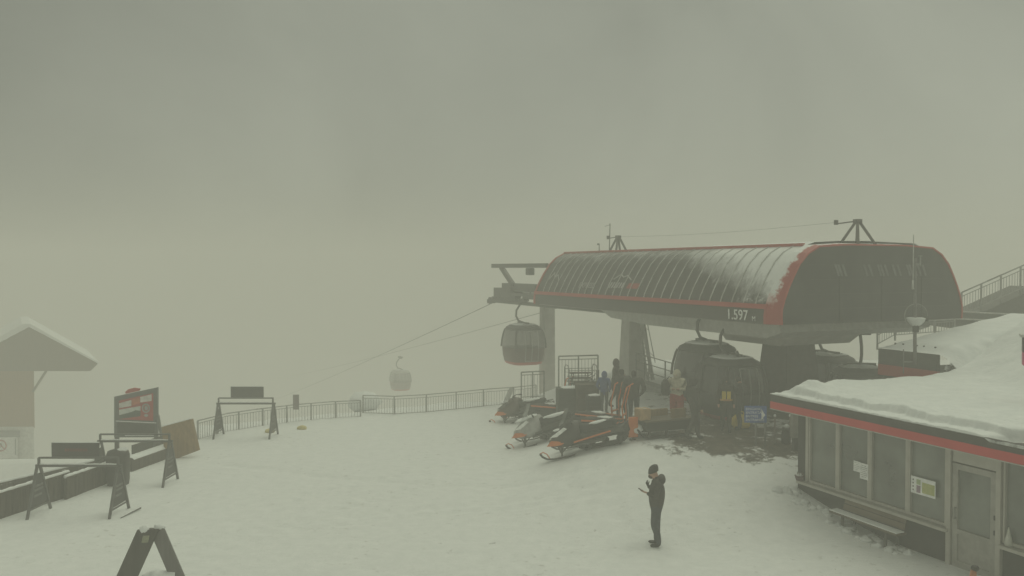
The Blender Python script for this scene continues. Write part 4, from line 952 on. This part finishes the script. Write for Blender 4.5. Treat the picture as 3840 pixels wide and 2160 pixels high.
snow_on(sm1, ((-.55, 0, .80, .32, .15, .035), (.9, .1, .84, .16, .12, .03)))
snow_on(cows[0][0], ((-.5, 0, .80, .55, .18, .06), (.75, .0, .93, .36, .28, .06), (.35, .1, 1.0, .2, .2, .05)))
snow_on(cows[1][0], ((-.5, 0, .80, .5, .17, .05), (.8, .0, .90, .3, .26, .06)))

# orange rescue sleds behind them
def make_toboggan(label, loc, rotz):
    t = thing('rescue_sled', label, 'rescue sled', loc, rotz, 'orange rescue sleds behind the snowmobiles')
    m_ = MB(); secs = [(-.95, .18, .16, .38), (-.8, .30, .06, .40), (0, .34, .04, .36), (.7, .30, .06, .38), (.95, .14, .2, .42)]
    m_.loft([[V((x, y * w, zb + (zt - zb) * q)) for y, q in ((-1, 1), (-.95, .4), (-.6, 0), (.6, 0), (.95, .4), (1, 1), (.85, .95), (.55, .35), (-.55, .35), (-.85, .95))] for x, w, zb, zt in secs], 0, True)
    m_.build('hull', RUBBER, t)
    m_ = MB(); m_.ball((-.1, 0, .38), (.6, .26, .12), 0, 16, 8, .2); m_.build('cover', CL_BLACK, t)
    m_ = MB(); m_.ball((.1, .0, .48), (.26, .15, .05), 0, 12, 8, .4); m_.build('snow_dusting', SNOW, t)
    for sg in (-1, 1):
        m_ = MB(); m_.tube([(.75, sg * .24, .30), (.70, sg * .26, .9), (.85, sg * .26, 1.52), (.95, sg * .26, 1.58)], .025, 8); m_.build('handle_pole', ORANGE, t)
    m_ = MB(); m_.tube([(.72, -.26, .62), (.72, .26, .62)], .03, 8); m_.tube([(-.6, -.34, .4), (.75, -.32, .4)], .03, 8); m_.tube([(-.6, .34, .4), (.75, .32, .4)], .03, 8); m_.build('crossbar', ORANGE, t)
    return t
tb1 = make_toboggan('orange-poled rescue sled just behind the front snowmobile', gpos(ground_at(2268, 1640)) + V((0, .75, 0)), hd + R(185))
tb1.location = gpos(tb1.location)
p = gpos(ground_at(2235, 1600)); dup(tb1, p, hd + R(170), 'orange-poled rescue sled behind the middle snowmobile')
p = gpos(ground_at(2058, 1560)); dup(tb1, p, hd + R(178), 'orange-poled rescue sled behind the rearmost snowmobile')

q = gpos(ground_at(2374, 1652)); t = thing('guard_panel', 'upright orange plastic panel just behind the tail of the front snowmobile', 'guard panel', q, R(12))
m_ = MB(); m_.box((0, 0, .40), (.30, .06, .60), bev=.015); m_.build('panel', ORANGE, t)
m_ = MB(); m_.bar((0, .04, -.05), (0, .04, .5), .05); m_.bar((-.1, .04, .02), (.1, .04, .02), .05); m_.build('stand', DARK, t)
# cargo sled with box
p = gpos(ground_at(2470, 1632)); cs = thing('cargo_sled', 'wooden platform cargo sled on black runners with a snowy front end', 'cargo sled', p, heading(ground_at(2560, 1625), ground_at(2400, 1640)))
for sg in (-1, 1):
    m_ = MB(); m_.loft([[V((x, sg * .42 + w, z + d)) for w, d in ((-.05, 0), (.05, 0), (.05, .05), (-.05, .05))] for x, z in ((-.95, .03), (.6, .03), (.85, .10), (1.0, .28))], 0, False); m_.build('runner', RUBBER, cs)
mb = MB()
for x in (-.7, 0, .6):
    for sg in (-1, 1): mb.bar((x, sg * .42, .06), (x, sg * .42, .40), .06)
mb.box((-.1, 0, .36), (1.7, .95, .28)); mb.build('frame', BLACK, cs)
mb = MB()
for k in range(6): mb.box((-.1, -.42 + k * .168, .53), (1.75, .15, .045), bev=.006)
mb.build('deck', WOODB, cs)
mb = MB(); mb.box((.15, .0, .70), (.9, .08, .2)); mb.box((-.5, .3, .68), (.5, .08, .3)); mb.build('side_board', WOODT, cs)
mb = MB(); mb.ball((.86, -.05, .26), (.24, .42, .16), 0, 14, 8, .35); mb.box((.3, -.49, .2), (.6, .03, .05)); mb.build('snow_dusting', SNOW, cs)
p = cs.matrix_basis @ V((.62, .12, .555)) if False else None
cp = cs.location + Matrix.Rotation(cs.rotation_euler[2], 3, 'Z') @ V((.70, .2, .56))
mb = MB(); mb.box((0, 0, .17), (.36, .36, .34), bev=.01); mb.box((0, 0, .342), (.05, .35, .006), m=1); o = mb.build('cardboard_box', [CARD, PALE]); o.location = cp; o.rotation_euler = (0, 0, cs.rotation_euler[2])
tag(o, 'tan cardboard box standing on the front of the cargo sled', 'box')

# roll cage, sledge stack, barriers by the far column
Yc = 31.5
p = at(2178, 1500, Yc); p = V((p.x, p.y, gz(p.x, p.y))); cg = thing('roll_cage', 'tall wire roll cage crammed with dark sledges, left of the people', 'trolley', p, R(10))
for x in (-.55, .55):
    m_ = MB(); m_.tube([(x, -.35, .1), (x, -.35, 1.5), (x, -.2, 1.62), (x, .2, 1.62), (x, .35, 1.5), (x, .35, .1)], .022, 6)
    for k in range(1, 6): m_.tube([(x, -.35, .1 + k * .25), (x, .35, .1 + k * .25)], .008, 4)
    m_.build('side_frame', GREY, cg)
m_ = MB()
for z in (.1, .55, 1.0, 1.45): m_.tube([(-.55, .35, z), (.55, .35, z)], .014, 5); m_.tube([(-.55, -.35, z), (.55, -.35, z)], .014, 5)
for k in range(9): m_.tube([(-.55 + k * .1375, .35, .1), (-.55 + k * .1375, .35, 1.45)], .007, 4)
m_.box((0, 0, .12), (1.1, .7, .05)); m_.build('wire_grid', GREY, cg)
for sg in ((-.45, -.3), (.45, -.3), (-.45, .3), (.45, .3)):
    m_ = MB(); m_.tube([(sg[0] - .02, sg[1], .05), (sg[0] + .02, sg[1], .05)], .06, 10); m_.build('caster', RUBBER, cg)
SLW = wood('sledge_wood', (.06, .05, .035), (.11, .09, .06), 'X')
def sledge(loc, rotz, label):
    t = thing('sledge', label, 'sledge', loc, rotz, 'wooden sledges in the roll cage')
    for y in (-.2, .2):
        m_ = MB(); m_.tube([(-.5, y, .02), (.3, y, .02), (.45, y, .08), (.5, y, .17)], .018, 6); m_.build('runner', DARK, t)
    m_ = MB()
    for y in (-.16, -.05, .06, .17): m_.box((-.04, y - .005, .17), (.85, .06, .02))
    for x in (-.35, .2): m_.box((x, 0, .15), (.04, .44, .02)); m_.bar((x, -.2, .03), (x, -.18, .15), .025); m_.bar((x, .2, .03), (x, .18, .15), .025)
    m_.build('seat_slats', SLW, t)
    return t
names = ['lowest', 'second lowest', 'third from the bottom', 'third from the top', 'second from the top', 'topmost']
s0 = None
for k in range(6):
    loc = p + V((.02 * (k % 2), 0, .15 + k * .20)); lab = f'wooden sledge in the roll cage, {names[k]} of its stack'
    if s0 is None: s0 = sledge(loc, R(10), lab)
    else: dup(s0, loc, R(10 + random.uniform(-5, 5)), lab)
def crate(px, py, w, d_, h_, label, mt, snow=True, rz=.1):
    q = gpos(ground_at(px, py)); t = thing('storage_crate', label, 'crate', q, rz, 'crates stacked by the snowmobiles')
    m_ = MB(); m_.box((0, 0, h_ / 2), (w, d_, h_), bev=.02)
    for k in range(1, 4): m_.box((0, -d_ / 2 - .008, h_ * k / 4), (w * .96, .012, .02), m=1)
    for x in (-w * .46, w * .46): m_.box((x, -d_ / 2 - .012, h_ / 2), (.06, .022, h_ * .96))
    m_.build('crate_body', [mt, DARK], t)
    m_ = MB(); m_.box((0, 0, h_ + .02), (w * 1.02, d_ * 1.02, .04), bev=.01); m_.build('lid', mt, t)
    if snow: m_ = MB(); m_.ball((0, 0, h_ + .05), (w * .42, d_ * .4, .05), 0, 16, 8, .3); m_.build('snow_dusting', SNOW, t)
    return t
crate(2146, 1553, 1.15, .7, .95, 'big dark green crate beside the far column', mat('dark_green_crate', (.036, .042, .034), .7))
crate(2228, 1552, .55, .5, .62, 'small black crate with snow on top, right of the big green one', mat('black_crate', (.028, .027, .026), .7))
crate(2195, 1545, .7, .5, 1.0, 'brown timber crate between the green crate and the small black one', mat('brown_crate', (.07, .052, .038), .8), False)
b0 = ground_at(2105, 1508); b1 = ground_at(2242, 1500)
picket_rail('barrier_rail', 'tall picket barrier behind the roll cage and crates', [V((at(2095, 1490, 33).x, 33, 1.05)), V((at(2242, 1490, 33.4).x, 33.4, 1.05))], 1.62, 3, gap=.13, drop=.14)
picket_rail('barrier_rail', 'short picket barrier left of the far column', [V((at(1955, 1520, 34).x, 34, .75)), V((at(2040, 1515, 34).x, 34, .8))], 1.15, 3, gap=.12, drop=.12)
q = gpos(ground_at(2241, 1500)); t = MB(); t.box(q + V((0, 0, .55)), (.11, .11, 1.25)); tag(t.build('gate_post', mat('post_grey', (.10, .10, .09), .8)), 'square grey post between the crates and the blue jacket', 'post')
m_ = MB(); a_ = at(2200, 1437, 31); m_.box(V((a_.x, a_.y, a_.z)), (1.0, .06, .14)); m_.bar(a_ + V((-.4, 0, 0)), V((a_.x - .4, a_.y, gz(a_.x, a_.y))), .05); m_.bar(a_ + V((.4, 0, 0)), V((a_.x + .4, a_.y, gz(a_.x, a_.y))), .05)
tag(m_.build('plank_barrier', WOODD), 'horizontal plank on two legs in front of the roll cage', 'barrier')

# entrance sign and posts
p0, p1 = ground_at(2834, 1672), ground_at(2869, 1668)
es = thing('entrance_sign', 'blue entrance sign with a white arrow on two thin posts', 'sign', p0); es['group'] = 'signs by the station'
Ye = p0.y; so = p0.copy()
def EL(px, py, dy=0.0): return at(px, py, Ye + dy) - so
for px, pyb in ((2834, 1675), (2869, 1671)):
    m_ = MB(); m_.tube([EL(px, pyb + 8), EL(px, 1560)], .028, 8); m_.build('post', mat('sign_post_steel', (.16, .155, .15), .5), es)
a, c_ = EL(2790, 1521), EL(2873, 1584)
m_ = MB(); m_.box(((a.x + c_.x) / 2, -.045, (a.z + c_.z) / 2), (c_.x - a.x, .03, a.z - c_.z), bev=.006); m_.build('panel', BLUE, es)
m_ = MB(); q = [EL(2853, 1533), EL(2853, 1575), EL(2867, 1555)]; m_.prism([(v.x, v.z) for v in q], (0, -.066, 0), (1, 0, 0), (0, 0, 1), (0, .005, 0)); m_.build('arrow', WHITE, es)
m_ = MB()
for k, w in enumerate(('EINGANG', 'ENTRATA', 'ENTREE', 'ENTRANCE')):
    o_ = EL(2794, 1537 + k * 13.5); put_text(m_, w, .105, o_ + V((0, -.064, 0)), (1, 0, 0), (0, 0, 1), ext=.002)
m_.build('lettering', WHITE, es)
for i, (px, pyb, pyt, lab) in enumerate(((2905, 1668, 1561, 'thin snow-tipped pole right of the blue sign'), (2962, 1664, 1560, 'thin snow-tipped pole behind the sack by the kiosk corner'))):
    q = ground_at(px, pyb); t = thing('marker_pole', lab, 'pole', q, 0, 'marker poles by the kiosk'); hh = at(px, pyt, q.y).z - q.z
    m_ = MB(); m_.tube([(0, 0, -.1), (0, 0, hh)], .028, 8); m_.build('shaft', mat('brown_pole', (.13, .10, .09), .6), t)
    m_ = MB(); m_.ball((0, 0, hh + .015), (.04, .04, .04)); m_.build('snow_cap', SNOW, t)
q = ground_at(2946, 1664); t = thing('waste_sack', 'black waste sack stand with a lump of snow on top near the kiosk corner', 'waste sack', q); hh = at(2946, 1603, q.y).z - q.z
m_ = MB(); m_.loft([[V((rx * math.cos(a) * (1 + .06 * math.sin(5 * a + z * 9)), rx * .8 * math.sin(a) * (1 + .06 * math.sin(5 * a + z * 9)), z)) for a in [2 * math.pi * i / 20 for i in range(20)]] for rx, z in ((.10, 0), (.125, .06), (.13, hh * .6), (.12, hh * .8), (.145, hh * .88), (.10, hh), (.02, hh * 1.01))], 0); m_.build('sack', BLACK, t)
m_ = MB(); m_.ball((.03, 0, hh + .03), (.08, .07, .07), 0, 12, 8, .3); m_.build('snow_cap', SNOW, t)
q = ground_at(2982, 1690); t = thing('card_reader_post', 'pale grey box on a dark post beside the kiosk corner', 'post box', q); zt0 = at(2982, 1640, q.y).z - q.z; zt1 = at(2982, 1548, q.y).z - q.z
m_ = MB(); m_.box((0, 0, zt0 / 2), (.15, .15, zt0 + .1)); m_.build('post', DARK, t)
m_ = MB(); m_.box((0, 0, (zt0 + zt1) / 2), (.24, .2, zt1 - zt0), bev=.015); m_.build('housing', mat('housing_grey', (.24, .23, .205), .6), t)
q = ground_at(2778, 1604); m_ = MB(); m_.loft([sq(.17, .13, 0), sq(.21, .16, .08), sq(.2, .15, .25), sq(.13, .1, .34), sq(.03, .03, .36)], 0); m_.tube([(-.08, 0, .33), (-.05, 0, .43), (.05, 0, .43), (.08, 0, .33)], .015, 6); m_.bar((-.19, -.1, .16), (.19, -.1, .16), .06, .02)
o = m_.build('duffel_bag', YELL); o.location = q; o.scale = (1.35, 1.35, 1.2); tag(o, 'yellow bag on the ground left of the blue sign', 'bag')

# ------------------------------------------------------------------ people
def skinmesh(name, verts, edges, rad, mats, segmat, sub=1):
    me = bpy.data.meshes.new(name); me.from_pydata(verts, edges, []); o = bpy.data.objects.new(name, me); C.objects.link(o)
    o.modifiers.new('Skin', 'SKIN'); sd = me.skin_vertices[0].data
    for i, r in enumerate(rad): sd[i].radius = r if isinstance(r, tuple) else (r, r)
    sd[0].use_root = True
    o.modifiers['Skin'].use_smooth_shade = True
    ss_ = o.modifiers.new('Sub', 'SUBSURF'); ss_.levels = sub; ss_.render_levels = sub
    bpy.context.view_layer.update()
    ne = bpy.data.meshes.new_from_object(o.evaluated_get(bpy.context.evaluated_depsgraph_get()))
    bpy.data.objects.remove(o); bpy.data.meshes.remove(me)
    ne.name = name
    ne.materials.clear()
    for m_ in mats: ne.materials.append(m_)
    VS = [V(v) for v in verts]
    for f in ne.polygons:
        c = f.center; best = 1e9; bm_ = 0
        for (i, j), m_ in zip(edges, segmat):
            a, e = VS[i], VS[j]; d = e - a; tt = max(0, min(1, (c - a).dot(d) / max(1e-9, d.length_squared)))
            ra = rad[i] if not isinstance(rad[i], tuple) else sum(rad[i]) / 2; rb_ = rad[j] if not isinstance(rad[j], tuple) else sum(rad[j]) / 2
            q = (c - (a + d * tt)).length / (ra + (rb_ - ra) * tt)
            if q < best: best, bm_ = q, m_
        f.material_index = bm_; f.use_smooth = True
    return ne
def hand_mb(mb, wrist, dirv, palmn, m, side=1, curl=.6, L_=.19):
    """palm and five tapering fingers growing from the wrist"""
    d = V(dirv).normalized(); n = V(palmn).normalized(); s_ = d.cross(n).normalized() * side; w = V(wrist)
    mb.loft([[w + d * (x * L_) + s_ * (a * wd) + n * (c * th) for a, c in ((-1, 0), (-.7, .8), (0, 1), (.7, .8), (1, 0), (.7, -.8), (0, -1), (-.7, -.8))] for x, wd, th in ((-.12, .028, .022), (.1, .034, .018), (.35, .042, .016), (.52, .041, .013))], m, True)
    for k, (off, ln) in enumerate(((-.031, .36), (-.010, .42), (.011, .39), (.031, .30))):
        b0 = w + d * (.5 * L_) + s_ * off; p = [b0]; ang = 0
        for q in range(3):
            ang += curl * (.35 + .3 * q); p.append(p[-1] + (d * math.cos(ang) + n * math.sin(ang)) * (ln * L_ / 3 * (1.1 - .1 * q)))
        mb.tube(p, [.0095, .009, .008, .006], 7, m)
    b0 = w + d * (.14 * L_) - s_ * .032; mb.tube([b0, b0 + (-s_ * .6 + d * .6 + n * .3).normalized() * .035, b0 + (-s_ * .25 + d * .9 + n * .45).normalized() * .075], [.013, .011, .008], 7, m)
PKEYS = ('jacket', 'trousers', 'skin', 'hat', 'boots')
def person(label, pos, H, yaw, cols, arms='down', stride=0.0, lean=0.0, hood=True, bulk=1.0, headpitch=0.0, seat=False, legw=1.0):
    k = H / 1.75; jk, tr, hd_, bt = cols
    mats = [jk, tr, SKIN, hd_, bt]
    v = []; e = []; r = []; sm_ = []
    def add(p, rad, par=None, m=0):
        v.append((p[0] * k, p[1] * k, p[2] * k)); r.append(tuple(x * k for x in rad) if isinstance(rad, tuple) else rad * k)
        if par is not None: e.append((par, len(v) - 1)); sm_.append(m)
        return len(v) - 1
    B_ = bulk
    pel = add((0, 0, .95), (.155 * B_, .125 * B_)); sp_ = add((lean * .4, 0, 1.13), (.155 * B_, .125 * B_), pel, 0); ch = add((lean * .8, 0, 1.34), (.175 * B_, .13 * B_), sp_, 0)
    nk = add((lean, 0, 1.49), .062, ch, 0); hx = lean + .03 + headpitch * .1
    hb = add((hx, 0, 1.57), .082, nk, 2); hh = add((hx + .012 + headpitch * .04, 0, 1.65), .098, hb, 3); add((hx - .005 + headpitch * .07, 0, 1.715), .075, hh, 3)
    add((hx + .10, 0, 1.60 - headpitch * .03), .018, hb, 2)
    for sg in (-1, 1):
        sh = add((lean * .9 - .01, sg * .185 * B_, 1.41), .075 * B_, ch, 0)
        if arms == 'down': el = (lean * .6 - .03, sg * .235 * B_, 1.14); wr = (lean * .5 + .07, sg * .22 * B_, .90)
        elif arms == 'front': el = (lean * .6 - .02, sg * .24 * B_, 1.15); wr = (lean + .20, sg * .10, 1.17)
        elif arms == 'pocket': el = (lean * .5 - .09, sg * .27 * B_, 1.15); wr = (lean * .4 + .06, sg * .19 * B_, .98)
        else: el = (lean * .6 - .10 * sg, sg * .25 * B_, 1.15); wr = (lean * .5 + .10 * -sg + .05, sg * .23, .92)
        ei = add(el, .060 * B_, sh, 0); wi = add(wr, .042 * B_, ei, 0)
        d = (V(wr) - V(el)).normalized(); add(V(wr) + d * .05, .036, wi, 2 if arms != 'pocket' else 0); hi = len(v) - 1; add(V(wr) + d * .13 + V((.015, 0, 0)), .026, hi, 2 if arms != 'pocket' else 0)
        hp_ = add((0, sg * .095, .88), (.095 * legw, .10 * legw), pel, 1)
        if seat: kn = (.42, sg * .12, .86); an = (.46, sg * .12, .42); 
        else: kn = (.03 + stride * sg * .20, sg * .10, .50); an = (-.02 + stride * sg * .34 - (.08 if stride * sg < 0 else 0), sg * .10, .10 + (.05 if stride * sg < 0 else 0))
        kn_ = add(kn, .072 * legw, hp_, 1); mid_ = add(tuple((a + c) / 2 + (-.02 if i == 0 else 0) for i, (a, c) in enumerate(zip(kn, an))), .066 * legw, kn_, 1); an_ = add(an, .056, mid_, 1)
        he = add((an[0] + .02, an[1], an[2] - .055), .050, an_, 4); add((an[0] + .17, an[1] + sg * .02, an[2] - .065), .040, he, 4)
    me = skinmesh('person', v, e, r, mats, sm_)
    o = bpy.data.objects.new('person', me); C.objects.link(o); o.location = pos; o.rotation_euler = (0, 0, yaw)
    tag(o, label, 'person', 'people at the lift station')
    if hood:
        m_ = MB(); m_.ball(((hx - .03) * k, 0, 1.60 * k), (.125 * k, .122 * k, .16 * k), 0, 16, 10); m_.build('hood', hd_, o)
    return o
def foot(px, py): p = ground_at(px, py); return gpos(p)
TOW = R(-90)   # facing the camera
person('child-sized person in a blue hooded jacket by the crates', foot(2266, 1552), 1.52, R(60), (CL_BLUE, CL_NAVY, CL_BLUE, RUBBER), 'pocket', bulk=1.1)
person('tall hooded person in dark clothes behind the blue jacket', foot(2310, 1530), 1.80, R(-20), (CL_BROWN, CL_BLACK, CL_BROWN, RUBBER), 'front', .35, hood=True, bulk=1.05)
person('dark-clothed person on the left of the pair before the middle column', foot(2332, 1580), 1.78, R(100), (CL_BLACK, CL_BLACK, HAIR, RUBBER), 'pocket', .3, hood=False, bulk=1.28, legw=1.15)
person('dark-clothed person on the right of the pair before the middle column', foot(2376, 1590), 1.78, R(80), (CL_BLACK, CL_NAVY, HAIR, RUBBER), 'pocket', .4, hood=False, bulk=1.3, legw=1.15)
pw = person('person in a beige hooded jacket and red trousers', foot(2538, 1598), 1.83, R(-110), (CL_BEIGE, CL_RED, CL_BEIGE, RUBBER), 'front', .1, bulk=1.15, legw=1.6)
person('bulky dark person striding right beside the red trousers', foot(2604, 1650), 1.9, R(15), (CL_BLACK, CL_BLACK, CL_BLACK, RUBBER), 'down', .55, lean=-.05, bulk=1.28, hood=True, legw=1.25)
py_ = person('dark person with a yellow vest in front of the foremost gondola', foot(2722, 1622), 1.76, R(-100), (CL_BROWN, CL_BLACK, CL_BLACK, RUBBER), 'down', .1, bulk=1.05)
m_ = MB()
for sg in (-1, 1): m_.loft([[V((.135 + .02 - abs(y) * .16, sg * (.015 + y), z)) for y in (0, .06, .12)] for z in (1.02, 1.16, 1.30)], 0, True, False, False)
o = m_.build('vest_front', YELL, py_); 
m_ = MB(); m_.loft([[V((.165 * math.cos(a), .20 * math.sin(a), z)) for a in [R(-80 + 160 * i / 12) for i in range(13)]] for z in (1.0, 1.06)], 0, True, False, False); m_.build('vest_belt', mat('orange_fabric', (.5, .25, .08), .8), py_)
person('dark person behind the yellow-vested one, half hidden by the gondola', foot(2772, 1612), 1.74, R(160), (CL_BLACK, CL_NAVY, HAIR, RUBBER), 'front', .0, hood=False, bulk=1.1)
# black backpack carried by the beige person
pw2 = pw.location + V((-.36, .05, 1.0)); m_ = MB(); m_.loft([sq(.10, .14, 0), sq(.14, .17, .1), sq(.13, .16, .38), sq(.06, .1, .5)], 0); m_.tube([(0, -.05, .45), (.1, -.05, .6), (.2, 0, .55)], .015, 6)
o = m_.build('shoulder_bag', CL_BLACK); o.location = pw2; tag(o, 'black bag hanging from the arm of the beige-jacketed person', 'bag')

# the man in front, looking at his phone
fp = foot(2458, 2049)
def man():
    v = []; e = []; r = []; sm_ = []
    def add(p, rad, par=None, m=0):
        v.append(p); r.append(rad)
        if par is not None: e.append((par, len(v) - 1)); sm_.append(m)
        return len(v) - 1
    pel = add((-.02, 0, .93), (.16, .16)); w1 = add((-.015, 0, 1.08), (.215, .205), pel, 0); ch = add((-.04, 0, 1.33), (.205, .195), w1, 0); up_ = add((-.055, 0, 1.45), (.135, .135), ch, 0)
    nk = add((-.01, 0, 1.545), .062, up_, 0); hb = add((.045, 0, 1.605), .078, nk, 2); hh = add((.068, 0, 1.69), .099, hb, 2); add((.05, 0, 1.76), .078, hh, 2)
    add((.165, 0, 1.600), .019, hb, 2); add((.105, 0, 1.555), .045, hb, 5)
    # near arm (camera side = +y after turning), far arm raised
    for sg in (1, -1):
        sh = add((-.05, sg * .195, 1.425), .078, up_, 0)
        if sg == 1: el = (.00, .26, 1.16); wr = (.20, .15, 1.235)
        else: el = (.03, -.25, 1.18); wr = (.165, -.10, 1.33)
        ei = add(el, .062, sh, 0); wi = add(wr, .044, ei, 0)
        hp_ = add((-.02, sg * .095, .86), (.125, .12), pel, 1)
        kn = (.005 + .03 * sg, sg * .105, .50); an = (-.045 - .02 * sg, sg * .11, .11)
        kn_ = add(kn, .092, hp_, 1); md = add((-.035, sg * .108, .31), .082, kn_, 1); an_ = add(an, .068, md, 1)
        he = add((an[0] + .0, an[1], .055), .055, an_, 4); add((an[0] + .19, an[1] + sg * .02, .042), .042, he, 4)
    me = skinmesh('person', v, e, r, [CL_BLACK, CL_NAVY, SKIN, CL_BLACK, RUBBER, HAIR], sm_, 2)
    o = bpy.data.objects.new('person', me); C.objects.link(o); return o
mn = man(); yaw = R(172); mn.location = fp; mn.rotation_euler = (0, 0, yaw)
tag(mn, 'man in a dark hooded jacket and cap standing alone, looking at his phone', 'person')
m_ = MB(); m_.loft([[V((.055 + rx * math.cos(a), rx * .9 * math.sin(a), z - .38 * rx * math.cos(a))) for a in [2 * math.pi * i / 20 for i in range(20)]] for rx, z in ((.112, 1.665), (.113, 1.70), (.108, 1.76), (.09, 1.805), (.05, 1.83), (.01, 1.835))], 0); m_.build('cap', cloth('knit_cap', (.028, .026, .025)), mn)
m_ = MB(); m_.loft([[V((-.13 + .085 * math.cos(a) * q, .17 * s_, 1.515 + .105 * math.sin(a) * q)) for a in [2 * math.pi * i / 12 for i in range(12)]] for s_, q in ((-1, .35), (-.8, .8), (-.3, 1.05), (.3, 1.05), (.8, .8), (1, .35))], 0); m_.build('hood', CL_BLACK, mn)
m_ = MB(); hand_mb(m_, (.215, .145, 1.24), (.9, -.35, .15), (-.2, -.3, .9), 0, 1, .7); m_.build('hand', SKIN, mn)
m_ = MB(); hand_mb(m_, (.165, -.095, 1.335), (.35, .35, .85), (-.6, .5, .1), 0, -1, .6, .17); m_.build('gloved_hand', CL_BLACK, mn)
m_ = MB()
for sg in (1, -1): m_.ball((.045, sg * .088, 1.635), (.022, .012, .034), 0, 10, 6)
m_.build('ears', SKIN, mn)
m_ = MB(); m_.ball((.10, 0, 1.572), (.07, .07, .055), 0, 14, 8); m_.build('beard', HAIR, mn)
m_ = MB()
for sg in (1, -1): m_.ball((.148, sg * .034, 1.652), (.012, .014, .009), 0, 8, 6)
m_.build('eyes', HAIR, mn)
MR = Matrix.Rotation(yaw, 3, 'Z')
m_ = MB(); m_.box((0, 0, 0), (.15, .075, .009), bev=.003); m_.box((.0, 0, .0055), (.135, .066, .002), m=1)
o = m_.build('mobile_phone', [BLACK, SCREEN]); o.location = fp + MR @ V((.325, .11, 1.285)); o.rotation_euler = (R(8), R(-28), yaw + R(-10)); tag(o, 'dark mobile phone in the hand of the man on the snow', 'phone')

# ------------------------------------------------------------------ fog, sky, light, camera
hz = MB(); lo = V((-305, -35, min(v.z for v in g.v) - 1.0)); hi = V((305, 325, 11.5)); hz.box((lo + hi) / 2, hi - lo)
hm_ = bpy.data.materials.new('fog_air'); hm_.use_nodes = True; nt = hm_.node_tree; nt.nodes.remove(nt.nodes['Principled BSDF'])
pv = nt.nodes.new('ShaderNodeVolumePrincipled'); pv.inputs['Color'].default_value = (.90, .885, .86, 1); pv.inputs['Density'].default_value = 0.0150; pv.inputs['Anisotropy'].default_value = 0.0
nt.links.new(pv.outputs[0], nt.nodes['Material Output'].inputs['Volume'])
tag(hz.build('haze', hm_), 'even fog filling the whole place', 'fog', kind='stuff')

w = bpy.data.worlds.new('World'); S.world = w; w.use_nodes = True; nt = w.node_tree
bg = nt.nodes['Background']; sky = nt.nodes.new('ShaderNodeTexSky'); sky.sky_type = 'NISHITA'; sky.sun_disc = False
sky.sun_elevation = R(62); sky.sun_rotation = R(30)
nt.links.new(sky.outputs[0], bg.inputs['Color']); bg.inputs['Strength'].default_value = 0.05
bg2 = nt.nodes.new('ShaderNodeBackground')
tcw = nt.nodes.new('ShaderNodeTexCoord'); nzw = nt.nodes.new('ShaderNodeTexNoise'); nzw.inputs['Scale'].default_value = 2.6; nzw.inputs['Detail'].default_value = 5; nzw.inputs['Distortion'].default_value = .6
nt.links.new(tcw.outputs['Generated'], nzw.inputs['Vector'])
sx = nt.nodes.new('ShaderNodeSeparateXYZ'); nt.links.new(tcw.outputs['Generated'], sx.inputs[0])
mrw = nt.nodes.new('ShaderNodeMapRange'); mrw.inputs[1].default_value = -.62; mrw.inputs[2].default_value = .05; mrw.inputs[3].default_value = .62; mrw.inputs[4].default_value = 1.0
nt.links.new(sx.outputs[0], mrw.inputs[0])
mu = nt.nodes.new('ShaderNodeMath'); mu.operation = 'MULTIPLY_ADD'; nt.links.new(nzw.outputs['Fac'], mu.inputs[0]); mu.inputs[1].default_value = .9; mu.inputs[2].default_value = .55
m2 = nt.nodes.new('ShaderNodeMath'); m2.operation = 'MULTIPLY'; nt.links.new(mu.outputs[0], m2.inputs[0]); nt.links.new(mrw.outputs[0], m2.inputs[1])
WS = 0.338
mel = nt.nodes.new('ShaderNodeMapRange'); mel.interpolation_type = 'SMOOTHSTEP'; mel.inputs[1].default_value = -.05; mel.inputs[2].default_value = .30; mel.inputs[3].default_value = WS * 1.16; mel.inputs[4].default_value = WS * 1.05
nt.links.new(sx.outputs[2], mel.inputs[0])
m3 = nt.nodes.new('ShaderNodeMath'); m3.operation = 'MULTIPLY'; nt.links.new(m2.outputs[0], m3.inputs[0]); nt.links.new(mel.outputs[0], m3.inputs[1])
bg2.inputs['Color'].default_value = (.955, 1.0, .80, 1); nt.links.new(m3.outputs[0], bg2.inputs['Strength'])
mxs = nt.nodes.new('ShaderNodeMixShader'); mxs.inputs[0].default_value = .93
nt.links.new(bg.outputs[0], mxs.inputs[1]); nt.links.new(bg2.outputs[0], mxs.inputs[2]); nt.links.new(mxs.outputs[0], nt.nodes['World Output'].inputs[0])
sun = bpy.data.lights.new('sun', 'SUN'); sun.energy = 1.25; sun.angle = R(60); sun.color = (.95, 1.0, .78)
so_ = bpy.data.objects.new('sun', sun); C.objects.link(so_); so_.rotation_euler = (R(28), 0, R(150)); so_.location = (0, 0, 60)

cam = bpy.data.cameras.new('camera'); cam.sensor_width = 36; cam.lens = 36 * FPX / 3840; cam.clip_end = 2000; cam.clip_start = .1
co = bpy.data.objects.new('camera', cam); C.objects.link(co); co.location = (0, 0, CAMZ); co.rotation_euler = (R(90) - PITCH, 0, 0); S.camera = co
S.cycles.use_denoising = True; S.cycles.volume_bounces = 4; S.cycles.max_bounces = 10; S.cycles.transparent_max_bounces = 12
S.view_settings.view_transform = 'Standard'; S.view_settings.look = 'None'; S.view_settings.gamma = 1; S.view_settings.exposure = -0.07
